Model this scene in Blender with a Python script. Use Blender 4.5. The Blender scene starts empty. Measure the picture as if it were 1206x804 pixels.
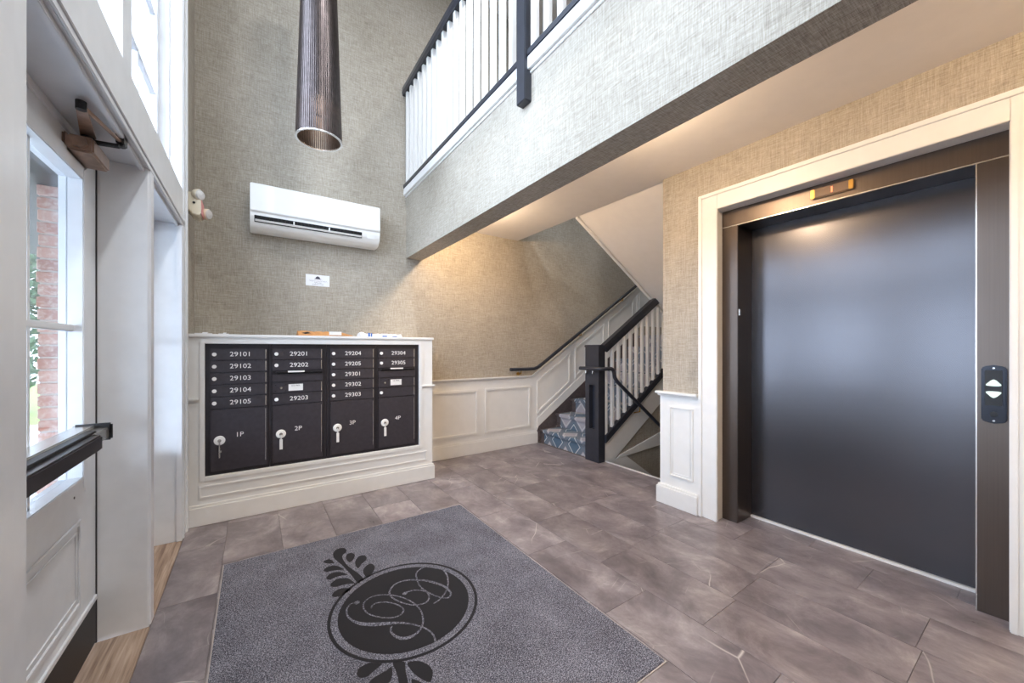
import bpy, bmesh, math, random
from mathutils import Vector, Matrix
random.seed(4)
S = bpy.context.scene
COL = S.collection
PI = math.pi

# ------------------------------------------------------------------ camera
cam_d = bpy.data.cameras.new('camera')
cam = bpy.data.objects.new('camera', cam_d); COL.objects.link(cam)
cam_d.sensor_width = 36.0
cam_d.lens = 446.0 / 1206.0 * 36.0
cam_d.shift_y = 8.0 / 1206.0
cam_d.clip_start = 0.02
cam.location = (0, 0, 1.25)
cam.rotation_euler = (PI/2, 0, -math.atan2(303.5, 446.0))
S.camera = cam

# ------------------------------------------------------------------ view, sky, daylight
S.view_settings.view_transform = 'Standard'
S.view_settings.look = 'None'
S.view_settings.exposure = 0.62
S.view_settings.gamma = 1.0
S.view_settings.use_curve_mapping = False
W = bpy.data.worlds.new('overcast_sky'); S.world = W
W.use_nodes = True
W.node_tree.nodes['Background'].inputs[0].default_value = (0.72, 0.83, 1.0, 1)
W.node_tree.nodes['Background'].inputs[1].default_value = 8.6

def portal(y0, y1, z0, z1, x=-0.66):
    d = bpy.data.lights.new('window_portal', 'AREA'); d.shape = 'RECTANGLE'
    d.size = z1 - z0; d.size_y = y1 - y0
    d.cycles.is_portal = True
    o = bpy.data.objects.new('window_portal', d); COL.objects.link(o)
    o.location = (x, (y0+y1)/2, (z0+z1)/2)
    o.rotation_euler = (0, -PI/2, 0)       # emits towards +X
portal(0.25, 3.35, 2.33, 5.0)
portal(0.25, 3.35, 0.05, 2.05)

def lin(r, g, b):
    f = lambda c: (c/255/12.92) if c/255 <= 0.04045 else ((c/255+0.055)/1.055)**2.4
    return (f(r), f(g), f(b), 1)

# ------------------------------------------------------------------ materials
class NT:
    def __init__(s, name):
        s.m = bpy.data.materials.new(name); s.m.use_nodes = True
        s.t = s.m.node_tree; s.n = s.t.nodes; s.l = s.t.links
        s.b = s.n['Principled BSDF']
    def node(s, typ, **kw):
        n = s.n.new(typ)
        for k, v in kw.items(): setattr(n, k, v)
        return n
    def link(s, a, b): s.l.new(a, b)
    def pos(s):
        return s.node('ShaderNodeNewGeometry').outputs['Position']
    def obj(s):
        return s.node('ShaderNodeTexCoord').outputs['Object']
    def scale(s, vec, sc):
        n = s.node('ShaderNodeMapping'); n.inputs['Scale'].default_value = sc
        s.link(vec, n.inputs['Vector']); return n.outputs[0]
    def noise(s, vec, scale, detail=3, rough=0.5, dist=0):
        n = s.node('ShaderNodeTexNoise'); n.inputs['Scale'].default_value = scale
        n.inputs['Detail'].default_value = detail; n.inputs['Roughness'].default_value = rough
        n.inputs['Distortion'].default_value = dist
        s.link(vec, n.inputs['Vector']); return n.outputs[0]
    def ramp(s, fac, stops):
        n = s.node('ShaderNodeValToRGB'); e = n.color_ramp.elements
        while len(e) < len(stops): e.new(0.5)
        for i, (p, c) in enumerate(stops): e[i].position = p; e[i].color = c
        s.link(fac, n.inputs[0]); return n.outputs[0]
    def math(s, op, a, b=None, c=None):
        n = s.node('ShaderNodeMath', operation=op)
        for i, v in enumerate((a, b, c)):
            if v is None: continue
            if hasattr(v, 'node'): s.link(v, n.inputs[i])
            else: n.inputs[i].default_value = v
        return n.outputs[0]
    def mix(s, fac, a, b, blend='MIX'):
        n = s.node('ShaderNodeMix', data_type='RGBA', blend_type=blend)
        for i, v in ((0, fac), (6, a), (7, b)):
            if hasattr(v, 'node'): s.link(v, n.inputs[i])
            else: n.inputs[i].default_value = v
        return n.outputs[2]
    def bump(s, h, strength=0.2, dist=0.01):
        n = s.node('ShaderNodeBump'); n.inputs['Strength'].default_value = strength
        n.inputs['Distance'].default_value = dist
        s.link(h, n.inputs['Height']); s.link(n.outputs[0], s.b.inputs['Normal'])
    def set(s, **kw):
        for k, v in kw.items():
            i = s.b.inputs[k.replace('_', ' ')]
            if hasattr(v, 'node'): s.link(v, i)
            else: i.default_value = v
        return s

def plain(name, col, rough=0.5, metal=0.0, wear=0.06, nscale=12.0, emit=None, estr=0.0, coat=0.0):
    t = NT(name)
    n = t.noise(t.pos(), nscale, 3)
    dark = tuple(c*(1-wear) for c in col[:3]) + (1,)
    lite = tuple(min(1, c*(1+wear)) for c in col[:3]) + (1,)
    t.set(Base_Color=t.ramp(n, [(0.3, dark), (0.7, lite)]), Roughness=rough, Metallic=metal)
    if coat: t.set(Coat_Weight=coat, Coat_Roughness=0.15)
    if emit: t.set(Emission_Color=emit, Emission_Strength=estr)
    return t.m

M = {}
M['white'] = plain('white_paint', lin(232, 231, 229), 0.35, wear=0.02)
M['white_frame'] = plain('white_gloss_frame', lin(226, 228, 232), 0.28, wear=0.03)
M['ceiling'] = plain('ceiling_paint', lin(238, 232, 226), 0.8, wear=0.015)
M['black_wood'] = plain('black_painted_wood', lin(46, 48, 57), 0.3, wear=0.12)
M['black_metal'] = plain('black_metal', lin(22, 21, 24), 0.4, wear=0.15)
M['bronze'] = plain('bronze_metal', lin(86, 78, 77), 0.36, 0.9, wear=0.2, nscale=30)
M['closer_bronze'] = plain('brushed_bronze_closer', lin(168, 142, 126), 0.3, 0.75, wear=0.15, nscale=40)
M['mail'] = plain('dark_bronze_mailbox_paint', lin(62, 58, 64), 0.42, 0.25, wear=0.10, nscale=40)
M['mail_frame'] = plain('dark_mailbox_frame', lin(46, 43, 48), 0.4, 0.25, wear=0.10, nscale=40)
M['letter'] = plain('white_lettering', lin(240, 238, 235), 0.6, wear=0.01)
M['silver'] = plain('silver_metal', lin(205, 203, 200), 0.25, 0.85, wear=0.06, nscale=60)
M['brass'] = plain('brass', lin(190, 150, 80), 0.3, 0.9)
M['gray_line'] = plain('dark_gap', lin(15, 14, 15), 0.7)
M['plastic_white'] = plain('white_plastic', lin(240, 239, 236), 0.3, wear=0.01)
M['plastic_cream'] = plain('cream_plastic', lin(222, 212, 190), 0.35, wear=0.02)
M['lamp_lens'] = plain('clear_lamp_lens', lin(205, 203, 200), 0.12, wear=0.05, nscale=80)
M['red_label'] = plain('pink_red_label', lin(225, 150, 145), 0.5)
M['kick'] = plain('brown_black_kick_plate', lin(34, 29, 28), 0.5, 0.0, wear=0.12)
M['bar_brown'] = plain('dark_bar_paint', lin(52, 46, 50), 0.32, 0.4, wear=0.08)
M['brown_step'] = plain('dark_brown_wood', lin(88, 78, 78), 0.5, wear=0.2, nscale=30)
M['mortar'] = plain('grey_mortar', lin(190, 178, 168), 0.9, wear=0.1, nscale=60)
M['dark_soffit'] = plain('dark_porch_ceiling', lin(46, 40, 40), 0.6, wear=0.2)
M['ground_out'] = plain('pale_concrete', lin(165, 168, 170), 0.9, wear=0.08, nscale=3)
M['leaf_out'] = plain('hedge_leaf', lin(44, 66, 38), 0.7, wear=0.4, nscale=14)
M['grass_out'] = plain('lawn_green', lin(96, 130, 52), 0.9, wear=0.3, nscale=20)
M['house_out'] = plain('pale_siding', lin(214, 214, 214), 0.8, wear=0.03)
M['grout'] = plain('floor_grout', lin(122, 114, 112), 0.8, wear=0.05, nscale=50)
M['kraft'] = plain('kraft_paper', lin(182, 130, 78), 0.75, wear=0.12, nscale=25)
M['poly'] = plain('white_poly_mailer', lin(226, 226, 230), 0.45, wear=0.05, nscale=20)
M['blue_print'] = plain('blue_print', lin(48, 100, 178), 0.5)
M['mat_black'] = plain('black_mat_pile', lin(27, 26, 32), 0.95, wear=0.35, nscale=420)
M['mat_edge'] = plain('mat_rubber_edge', lin(170, 162, 158), 0.7, wear=0.1)
M['upper_carpet'] = plain('upper_floor_carpet', lin(110, 104, 98), 0.95, wear=0.2, nscale=80)
M['lamp_face'] = plain('lamp_diffuser', lin(250, 240, 220), 0.5, emit=(1.0, 0.78, 0.52, 1), estr=6.0)
M['fill_face_high'] = plain('fill_diffuser_cool', lin(250, 248, 240), 0.5, emit=(1.0, 0.92, 0.82, 1), estr=5.0)
M['red_glow'] = plain('red_floor_digit', lin(255, 90, 60), 0.5, emit=(1.0, 0.12, 0.05, 1), estr=3.0)
M['lit_button'] = plain('pale_lit_button', lin(225, 240, 232), 0.4, emit=(0.85, 1.0, 0.93, 1), estr=0.25)
M['indicator'] = plain('indicator_window', lin(120, 96, 76), 0.45, 0.0)
M['call_panel'] = plain('call_panel_black', lin(40, 42, 50), 0.25, 0.6, wear=0.1)
M['sign'] = plain('sign_paper', lin(236, 236, 238), 0.5, wear=0.01)
M['sign_ink'] = plain('sign_ink', lin(70, 70, 84), 0.6)

def m_wallpaper():
    t = NT('linen_wallpaper'); p = t.pos()
    h = t.noise(t.scale(p, (34, 34, 430)), 1.0, 3, 0.6)
    v = t.noise(t.scale(p, (430, 430, 34)), 1.0, 3, 0.6)
    nz = t.node('ShaderNodeSeparateXYZ'); t.link(t.node('ShaderNodeNewGeometry').outputs['True Normal'], nz.inputs[0])
    flat_ = t.math('GREATER_THAN', t.math('ABSOLUTE', nz.outputs[2]), 0.5)
    h2 = t.noise(t.scale(p, (26, 390, 26)), 1.0, 3, 0.6); v2 = t.noise(t.scale(p, (390, 26, 26)), 1.0, 3, 0.6)
    hc = t.noise(t.scale(p, (9, 9, 150)), 1.0, 2, 0.5); vc = t.noise(t.scale(p, (150, 150, 9)), 1.0, 2, 0.5)
    wall_f = t.math('ADD', t.math('MULTIPLY', t.math('ADD', h, v), 0.28), t.math('MULTIPLY', t.math('ADD', hc, vc), 0.22)); flat_f = t.math('MULTIPLY', t.math('ADD', h2, v2), 0.5)
    f = t.math('ADD', t.math('MULTIPLY', wall_f, t.math('SUBTRACT', 1.0, flat_)), t.math('MULTIPLY', flat_f, flat_))
    big = t.noise(p, 1.4, 3)
    f2 = t.math('ADD', f, t.math('MULTIPLY', t.math('SUBTRACT', big, 0.5), 0.16))
    c = t.ramp(f2, [(0.33, lin(122, 113, 99)), (0.5, lin(168, 160, 147)), (0.67, lin(198, 191, 181))])
    t.set(Base_Color=c, Roughness=0.62)
    t.b.inputs['Specular IOR Level'].default_value = 0.3
    t.bump(f, 0.25, 0.003)
    return t.m
M['wallpaper'] = m_wallpaper()

def m_tile():
    t = NT('slate_tile'); p = t.pos()
    rnd = t.node('ShaderNodeObjectInfo').outputs['Random']
    off = t.node('ShaderNodeCombineXYZ')
    t.link(t.math('MULTIPLY', rnd, 37.0), off.inputs[0]); t.link(t.math('MULTIPLY', rnd, 91.0), off.inputs[1])
    va = t.node('ShaderNodeVectorMath', operation='ADD'); t.link(p, va.inputs[0]); t.link(off.outputs[0], va.inputs[1])
    q = va.outputs[0]
    cloud = t.noise(t.scale(q, (1.0, 0.75, 1)), 4.2, 7, 0.70, 0.35)
    base = t.ramp(cloud, [(0.30, lin(92, 85, 89)), (0.46, lin(120, 112, 116)), (0.58, lin(142, 134, 137)), (0.74, lin(178, 171, 172))])
    tone = t.math('ADD', 0.90, t.math('MULTIPLY', rnd, 0.18))
    hs = t.node('ShaderNodeHueSaturation'); t.link(base, hs.inputs['Color']); t.link(tone, hs.inputs['Value'])
    # veins: thin straight cracks along the edges of large warped cells, broken up by a mask
    wv = t.node('ShaderNodeTexNoise'); wv.inputs['Scale'].default_value = 2.0; wv.inputs['Detail'].default_value = 2.0; t.link(q, wv.inputs['Vector'])
    wa = t.node('ShaderNodeVectorMath', operation='MULTIPLY_ADD'); t.link(wv.outputs['Color'], wa.inputs[0]); wa.inputs[1].default_value = (0.25, 0.25, 0.0); t.link(q, wa.inputs[2])
    def crack(scale, width, m0, m1, ms):
        vo = t.node('ShaderNodeTexVoronoi', feature='DISTANCE_TO_EDGE'); vo.inputs['Scale'].default_value = scale
        t.link(wa.outputs[0], vo.inputs['Vector'])
        ln = t.ramp(vo.outputs['Distance'], [(0.0, (1, 1, 1, 1)), (width, (0, 0, 0, 1))])
        mk = t.ramp(t.noise(q, ms, 3), [(m0, (0, 0, 0, 1)), (m1, (1, 1, 1, 1))])
        return t.math('MULTIPLY', ln, mk)
    k = t.math('MAXIMUM', crack(1.7, 0.0065, 0.50, 0.66, 2.4), t.math('MULTIPLY', crack(4.0, 0.009, 0.55, 0.7, 3.6), 0.5))
    c = t.mix(t.math('MULTIPLY', k, 0.75), hs.outputs[0], lin(214, 208, 202))
    t.set(Base_Color=c, Roughness=t.math('ADD', 0.22, t.math('MULTIPLY', cloud, 0.18)))
    t.b.inputs['Specular IOR Level'].default_value = 0.45
    t.bump(t.noise(q, 24, 4), 0.12, 0.004)
    return t.m
M['tile'] = m_tile()

def m_mat():
    t = NT('grey_mat_pile'); p = t.pos()
    n = t.noise(p, 240, 2, 0.7); n2 = t.noise(p, 5, 2)
    f = t.math('ADD', n, t.math('MULTIPLY', t.math('SUBTRACT', n2, 0.5), 0.12))
    t.set(Base_Color=t.ramp(f, [(0.36, lin(46, 46, 54)), (0.5, lin(92, 93, 104)), (0.64, lin(160, 161, 174))]), Roughness=0.95)
    t.b.inputs['Specular IOR Level'].default_value = 0.1
    t.bump(n, 0.6, 0.006)
    return t.m
M['mat'] = m_mat()

def m_brushed(name, col, rough, aniso=0.6, axis='Z'):
    t = NT(name); p = t.pos()
    sc = (160, 160, 1.5) if axis == 'Z' else (2, 2, 260)
    n = t.noise(t.scale(p, sc), 1.0, 3)
    dark = tuple(c*0.96 for c in col[:3]) + (1,)
    lite = tuple(c*1.04 for c in col[:3]) + (1,)
    t.set(Base_Color=t.ramp(n, [(0.3, dark), (0.7, lite)]), Metallic=0.92,
          Roughness=rough)
    return t.m
M['elev_door'] = m_brushed('brushed_dark_steel_door', lin(97, 96, 100), 0.27, axis='X')
M['elev_jamb'] = m_brushed('brushed_dark_steel_jamb', lin(104, 94, 88), 0.34, axis='Z')

def m_oak():
    t = NT('worn_oak_threshold'); p = t.pos()
    n = t.noise(t.scale(p, (60, 3.0, 60)), 1.0, 4, 0.6, 0.4)
    t.set(Base_Color=t.ramp(n, [(0.3, lin(120, 98, 84)), (0.5, lin(158, 136, 119)), (0.7, lin(184, 164, 148))]), Roughness=0.55)
    t.bump(n, 0.2, 0.003)
    return t.m
M['oak'] = m_oak()

def m_brick():
    t = NT('old_red_brick'); p = t.pos()
    rnd = t.node('ShaderNodeObjectInfo').outputs['Random']
    c = t.ramp(rnd, [(0.0, lin(150, 92, 74)), (0.4, lin(186, 130, 108)), (0.7, lin(200, 154, 134)), (1.0, lin(170, 104, 82))])
    n = t.noise(p, 45, 4, 0.7)
    c2 = t.mix(t.ramp(n, [(0.45, (0, 0, 0, 1)), (0.7, (1, 1, 1, 1))]), c, lin(216, 196, 184))
    t.set(Base_Color=c2, Roughness=0.9); t.bump(n, 0.5, 0.006)
    return t.m
M['brick'] = m_brick()

def m_carpet():
    # diamond lattice carpet: u runs across the stair (y), v along treads and up risers (x + z)
    t = NT('diamond_stair_carpet'); p = t.pos()
    sx = t.node('ShaderNodeSeparateXYZ'); t.link(p, sx.inputs[0])
    u = t.math('MULTIPLY', sx.outputs[1], 1/0.30)
    v = t.math('MULTIPLY', t.math('ADD', sx.outputs[0], sx.outputs[2]), 1/0.34)
    a = t.math('ADD', u, v); b = t.math('SUBTRACT', u, v)
    fa = t.math('FRACT', a); fb = t.math('FRACT', b)
    ea = t.math('ABSOLUTE', t.math('SUBTRACT', fa, 0.5)); eb = t.math('ABSOLUTE', t.math('SUBTRACT', fb, 0.5))
    edge = t.math('MAXIMUM', ea, eb)
    band = t.math('GREATER_THAN', edge, 0.40)
    ring = t.math('MULTIPLY', t.math('GREATER_THAN', edge, 0.30), t.math('LESS_THAN', edge, 0.35))
    chk = t.math('MODULO', t.math('ADD', t.math('FLOOR', a), t.math('FLOOR', b)), 2.0)
    chk = t.math('ABSOLUTE', chk)
    c = t.mix(t.math('GREATER_THAN', chk, 0.5), lin(176, 172, 180), lin(86, 112, 134))
    c = t.mix(ring, c, lin(206, 210, 214))
    c = t.mix(band, c, lin(112, 124, 138))
    n = t.noise(p, 260, 2)
    c = t.mix(t.math('MULTIPLY', n, 0.35), c, lin(80, 76, 84))
    t.set(Base_Color=c, Roughness=0.95); t.bump(n, 0.4, 0.004)
    return t.m
M['carpet'] = m_carpet()

def m_glass():
    m = bpy.data.materials.new('window_glass'); m.use_nodes = True
    n = m.node_tree.nodes; l = m.node_tree.links
    n.remove(n['Principled BSDF'])
    tr = n.new('ShaderNodeBsdfTransparent'); gl = n.new('ShaderNodeBsdfGlossy'); gl.inputs['Roughness'].default_value = 0.03
    lw = n.new('ShaderNodeLayerWeight'); pw = n.new('ShaderNodeMath'); pw.operation = 'POWER'; pw.inputs[1].default_value = 5.0
    l.new(lw.outputs['Facing'], pw.inputs[0]); lw.inputs[0].default_value = 0.5
    ma = n.new('ShaderNodeMath'); ma.operation = 'MULTIPLY_ADD'; ma.inputs[1].default_value = 0.9; ma.inputs[2].default_value = 0.03
    l.new(pw.outputs[0], ma.inputs[0])
    tr.inputs[0].default_value = (0.95, 0.97, 0.98, 1)
    mx = n.new('ShaderNodeMixShader'); l.new(ma.outputs[0], mx.inputs[0]); l.new(tr.outputs[0], mx.inputs[1]); l.new(gl.outputs[0], mx.inputs[2])
    l.new(mx.outputs[0], n['Material Output'].inputs[0])
    return m
M['glass'] = m_glass()

# ------------------------------------------------------------------ mesh helpers
WL = {}
def children_origin(p): return WL[p.name] if p else Vector((0, 0, 0))

class MB:
    """collects shapes in world coordinates; build() links them as ONE mesh object"""
    def __init__(s): s.v = []; s.f = []
    def add(s, vs, fs):
        k = len(s.v); s.v += [Vector(v) for v in vs]; s.f += [[i+k for i in f] for f in fs]; return s
    def box(s, x0, x1, y0, y1, z0, z1):
        return s.add([(x0,y0,z0),(x1,y0,z0),(x1,y1,z0),(x0,y1,z0),(x0,y0,z1),(x1,y0,z1),(x1,y1,z1),(x0,y1,z1)],
                     [[0,3,2,1],[4,5,6,7],[0,1,5,4],[1,2,6,5],[2,3,7,6],[3,0,4,7]])
    def prism(s, pts, d):
        """pts: planar polygon of 3D points, extruded by vector d"""
        n = len(pts); d = Vector(d); a = [Vector(p) for p in pts]
        nrm = Vector((0, 0, 0))
        for i in range(n): nrm += a[i].cross(a[(i+1) % n])
        if nrm.dot(d) > 0: a = a[::-1]
        return s.add(a + [p+d for p in a], [list(range(n)), list(range(2*n-1, n-1, -1))] +
                     [[(i+1) % n, i, n+i, n+(i+1) % n] for i in range(n)])
    def cyl(s, p0, p1, r0, r1=None, n=16, caps=True):
        r1 = r0 if r1 is None else r1
        p0 = Vector(p0); p1 = Vector(p1); ax = (p1-p0).normalized()
        u = ax.orthogonal().normalized(); w = ax.cross(u)
        vs = []
        for p, r in ((p0, r0), (p1, r1)):
            for i in range(n):
                t = 2*PI*i/n; vs.append(p + u*math.cos(t)*r + w*math.sin(t)*r)
        fs = [[i, (i+1) % n, n+(i+1) % n, n+i] for i in range(n)]
        if caps: fs += [list(range(n-1, -1, -1)), list(range(n, 2*n))]
        return s.add(vs, fs)
    def tube(s, pts, r, n=10, prof=None):
        """sweep a profile (circle r, or list of (side, up)) along a polyline, mitred"""
        P = [Vector(p) for p in pts]
        prof = prof or [(r*math.cos(2*PI*i/n), r*math.sin(2*PI*i/n)) for i in range(n)]
        k = len(prof); vs = []
        for i, p in enumerate(P):
            a = (P[i]-P[i-1]).normalized() if i else (P[1]-P[0]).normalized()
            b = (P[i+1]-P[i]).normalized() if i < len(P)-1 else a
            t = (a+b).normalized()
            side = t.cross(Vector((0, 0, 1)))
            side = side.normalized() if side.length > 1e-4 else Vector((1, 0, 0))
            up = side.cross(t).normalized()
            c = max(0.5, t.dot(a))
            for (q, h) in prof: vs.append(p + side*q + up*(h/c if abs(a.z-b.z) > 1e-6 else h))
        fs = []
        for i in range(len(P)-1):
            for j in range(k):
                fs.append([i*k+j, i*k+(j+1) % k, (i+1)*k+(j+1) % k, (i+1)*k+j])
        fs += [list(range(k-1, -1, -1)), [(len(P)-1)*k+j for j in range(k)]]
        return s.add(vs, fs)
    def lathe(s, c, prof, n=24, axis=(0, 0, 1)):
        c = Vector(c); ax = Vector(axis).normalized(); u = ax.orthogonal().normalized(); w = ax.cross(u)
        k = len(prof); vs = []
        for i in range(n):
            t = 2*PI*i/n; d = u*math.cos(t) + w*math.sin(t)
            for (r, h) in prof: vs.append(c + d*r + ax*h)
        fs = []
        for i in range(n):
            for j in range(k-1):
                a = i*k+j; b = ((i+1) % n)*k+j
                fs.append([a, b, b+1, a+1])
        return s.add(vs, fs)
    def build(s, name, mat, parent=None, bevel=0.0, smooth=False, seg=2):
        lo = Vector([min(v[i] for v in s.v) for i in range(3)]); hi = Vector([max(v[i] for v in s.v) for i in range(3)])
        org = Vector(((lo.x+hi.x)/2, (lo.y+hi.y)/2, lo.z))
        me = bpy.data.meshes.new(name)
        bm = bmesh.new()
        vv = [bm.verts.new(v-org) for v in s.v]
        for f in s.f:
            try: bm.faces.new([vv[i] for i in f])
            except ValueError: pass
        bmesh.ops.recalc_face_normals(bm, faces=bm.faces[:])
        if bevel:
            ed = [e for e in bm.edges if len(e.link_faces) == 2 and e.calc_face_angle(0) > 0.5]
            bmesh.ops.bevel(bm, geom=ed, offset=bevel, segments=seg, affect='EDGES', clamp_overlap=True)
        bm.to_mesh(me); bm.free()
        if smooth or bevel:
            for p in me.polygons: p.use_smooth = True
            try: me.set_sharp_from_angle(angle=math.radians(38))
            except Exception: pass
        me.materials.append(M[mat] if isinstance(mat, str) else mat)
        o = bpy.data.objects.new(name, me); COL.objects.link(o)
        WL[o.name] = org
        if parent is not None: o.parent = parent
        o.location = org - children_origin(parent)
        return o

def box(name, mat, parent, x0, x1, y0, y1, z0, z1, bevel=0.0):
    return MB().box(x0, x1, y0, y1, z0, z1).build(name, mat, parent, bevel)
def empty(name, loc):
    o = bpy.data.objects.new(name, None); COL.objects.link(o); o.location = loc; o.empty_display_size = 0.1
    WL[o.name] = Vector(loc); return o
def tag(o, label, cat=None, group=None, kind=None):
    if label: o['label'] = label
    if cat: o['category'] = cat
    if group: o['group'] = group
    if kind: o['kind'] = kind
    return o
def struct(o, label=None):
    o['kind'] = 'structure'
    if label: o['label'] = label
    return o
def share(src, name, parent, at):
    """a copy of a part that shares its mesh, with its base at world point at"""
    o = src.copy(); o.name = name; COL.objects.link(o); o.parent = parent
    WL[o.name] = Vector(at); o.location = Vector(at) - children_origin(parent); return o

_txt = {}
def text(s, size, mat, parent, loc, facing='-Y', depth=0.0015, sx=1.0, name='number', align='CENTER', shear=0.0):
    key = (s, size, sx, align, shear)
    if key not in _txt:
        c = bpy.data.curves.new('lettering', 'FONT'); c.body = s; c.size = size; c.align_x = align; c.align_y = 'CENTER'
        c.extrude = depth/2; c.resolution_u = 3; c.shear = shear
        o = bpy.data.objects.new('lettering', c); COL.objects.link(o)
        bpy.context.view_layer.update()
        me = bpy.data.meshes.new_from_object(o.evaluated_get(bpy.context.evaluated_depsgraph_get()))
        bpy.data.objects.remove(o); bpy.data.curves.remove(c)
        for v in me.vertices: v.co.x *= sx
        me.name = name; _txt[key] = me
    me = _txt[key]
    if not me.materials: me.materials.append(M[mat])
    o = bpy.data.objects.new(name, me); COL.objects.link(o)
    o.rotation_euler = (PI/2, 0, 0) if facing == '-Y' else (PI/2, 0, -PI/2)
    if parent is not None: o.parent = parent
    WL[o.name] = Vector(loc); o.location = Vector(loc) - children_origin(parent)
    return o

def spline(pts, n=8, closed=False):
    """Catmull-Rom through 2D points"""
    P = [Vector(p) for p in pts]; m = len(P); out = []
    rng = range(m) if closed else range(m-1)
    for i in rng:
        g = (lambda k: P[k % m]) if closed else (lambda k: P[max(0, min(m-1, k))])
        p0, p1, p2, p3 = g(i-1), g(i), g(i+1), g(i+2)
        for j in range(n):
            t = j/n
            out.append(0.5*((2*p1) + (p2-p0)*t + (2*p0-5*p1+4*p2-p3)*t*t + (3*p1-p0-3*p2+p3)*t**3))
    if not closed: out.append(P[-1])
    return out

# ================================================================== THE SETTING
YB = 3.98           # back wall
XL = -0.40          # entry wall (wallpaper face)
XE = 2.77           # elevator wall (wallpaper face)
ZC = 2.63           # corridor ceiling under the balcony
ZT = 5.4            # upper ceiling of the double-height lobby
YF = -2.6           # wall behind the camera

# floor: grout bed, then every tile a piece of its own
fb = MB()
fb.box(-0.40, 3.08, YF, YB, -0.12, -0.004)
fb.box(3.08, 3.21, 1.87, YB, -0.12, -0.004)
floor = struct(fb.build('floor', 'grout'), 'grey brown slate-look tile floor of the lobby')
tile_src = {}
PX_, PY_ = 0.305, 0.61
joint_off = {4: 1.23, 5: 0.93, 6: 0.95, 7: 0.36}
g = 0.0009
for c in range(-2, 10):
    x0 = 0.15 + PX_*c; x1 = x0 + PX_
    off = joint_off.get(c-0, None)
    if off is None: off = 0.62 + (0.305 if c % 2 else 0.0)
    k0 = math.floor((YF-off)/PY_)
    for k in range(k0, 12):
        y0 = off + PY_*k; y1 = y0 + PY_
        a0, a1 = max(x0, -0.385), min(x1, 3.075 if True else x1)
        b0, b1 = max(y0, YF), min(y1, YB)
        if a1-a0 < 0.02 or b1-b0 < 0.02: continue
        if a0 > XE-0.02 and b1 < 0.14: continue
        if a1-a0 < PX_-0.001 or b1-b0 < PY_-0.001:
            box('tile', 'tile', floor, a0+g, a1-g, b0+g, b1-g, -0.006, 0)
        else:
            if 'full' not in tile_src:
                tile_src['full'] = MB().box(a0+g, a1-g, b0+g, b1-g, -0.006, 0).build('tile', 'tile', floor, 0.0007, seg=1)
            else:
                share(tile_src['full'], 'tile', floor, ((a0+a1)/2, (b0+b1)/2, -0.006))
for (b0, b1) in ((1.88, 2.4), (2.4, 2.92), (2.92, 3.45), (3.45, 3.97)):
    box('tile', 'tile', floor, 3.075+g, (3.2 if b1 < 2.93 else 3.12), b0+g, b1-g, -0.006, 0)

# back wall
struct(box('wall_back', 'wallpaper', None, XL-0.2, 6.3, YB, YB+0.15, -1.6, ZT), 'tall back wall in woven beige linen wallpaper')
# wall behind the camera, upper ceiling
struct(box('wall_front', 'wallpaper', None, XL-0.2, 6.3, YF-0.15, YF, 0.0, ZT))
up = MB().box(XL-0.2, 6.3, YF-0.15, YB+0.15, ZT, ZT+0.15).build('ceiling_upper', 'ceiling'); struct(up)
# entry wall: wallpaper pieces round the glazed entry
w = MB()
w.box(-0.62, XL, 3.36, YB, 0, ZT); w.box(-0.62, XL, YF, 0.22, 0, ZT); w.box(-0.62, XL, 0.22, 3.36, 5.0, ZT)
struct(w.build('wall_left', 'wallpaper'), 'entry wall in linen wallpaper around the glazed entrance')
# elevator wall, with the opening for the lift
w = MB()
w.box(XE, XE+0.12, YF, 0.14, 0, ZC); w.box(XE, XE+0.12, 1.44, 1.87, 0, ZC); w.box(XE, XE+0.12, 0.14, 1.44, 2.26, ZC)
w.box(XE, XE+0.12, YF, 1.87, ZC+0.27, ZT)
struct(w.build('wall_right', 'wallpaper'), 'corridor wall in linen wallpaper around the elevator')
struct(box('wall_stair', 'wallpaper', None, XE+0.12, 6.2, 1.72, 1.87, -1.6, ZT))
struct(box('wall_end', 'wallpaper', None, 6.2, 6.35, 1.72, YB, -1.6, ZT))
# corridor ceiling / upper floor slab
struct(box('ceiling', 'ceiling', None, 1.515, 2.80, YF, YB, ZC, ZC+0.26), 'plain pinkish white ceiling under the balcony')
struct(box('floor_upper', 'upper_carpet', None, 1.38, 2.80, YF, YB, ZC+0.26, ZC+0.275))
# balcony front
struct(box('wall_balcony', 'wallpaper', None, 1.34, 1.515, YF, YB, 2.21, 2.87), 'balcony front and beam covered in linen wallpaper')
tb = MB(); tb.box(1.312, 1.515, YF, YB, 2.872, 2.945); tb.box(1.33, 1.345, YF, YB, 2.855, 2.872)
struct(tb.build('trim_1', 'white', None, 0.003), 'white trim board along the foot of the balcony railing')

# ---- entry frame (posts, header, casing)
XI, XG = -0.39, -0.57
tr = struct(empty('trim_2', (-0.5, 1.76, 0)), 'white painted frame of the glazed entrance')
def post(y0, y1, z0, z1, xf=XI, xb=-0.62, nm='post'):
    return box(nm, 'white_frame', tr, xb, xf, y0, y1, z0, z1, 0.003)
post(1.105, 1.217, 0.0, 2.05); post(2.30, 2.365, 0.0, 2.05)
post(0.20, 0.30, 0.0, 2.05); post(3.22, 3.37, 0.0, 2.05)
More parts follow.
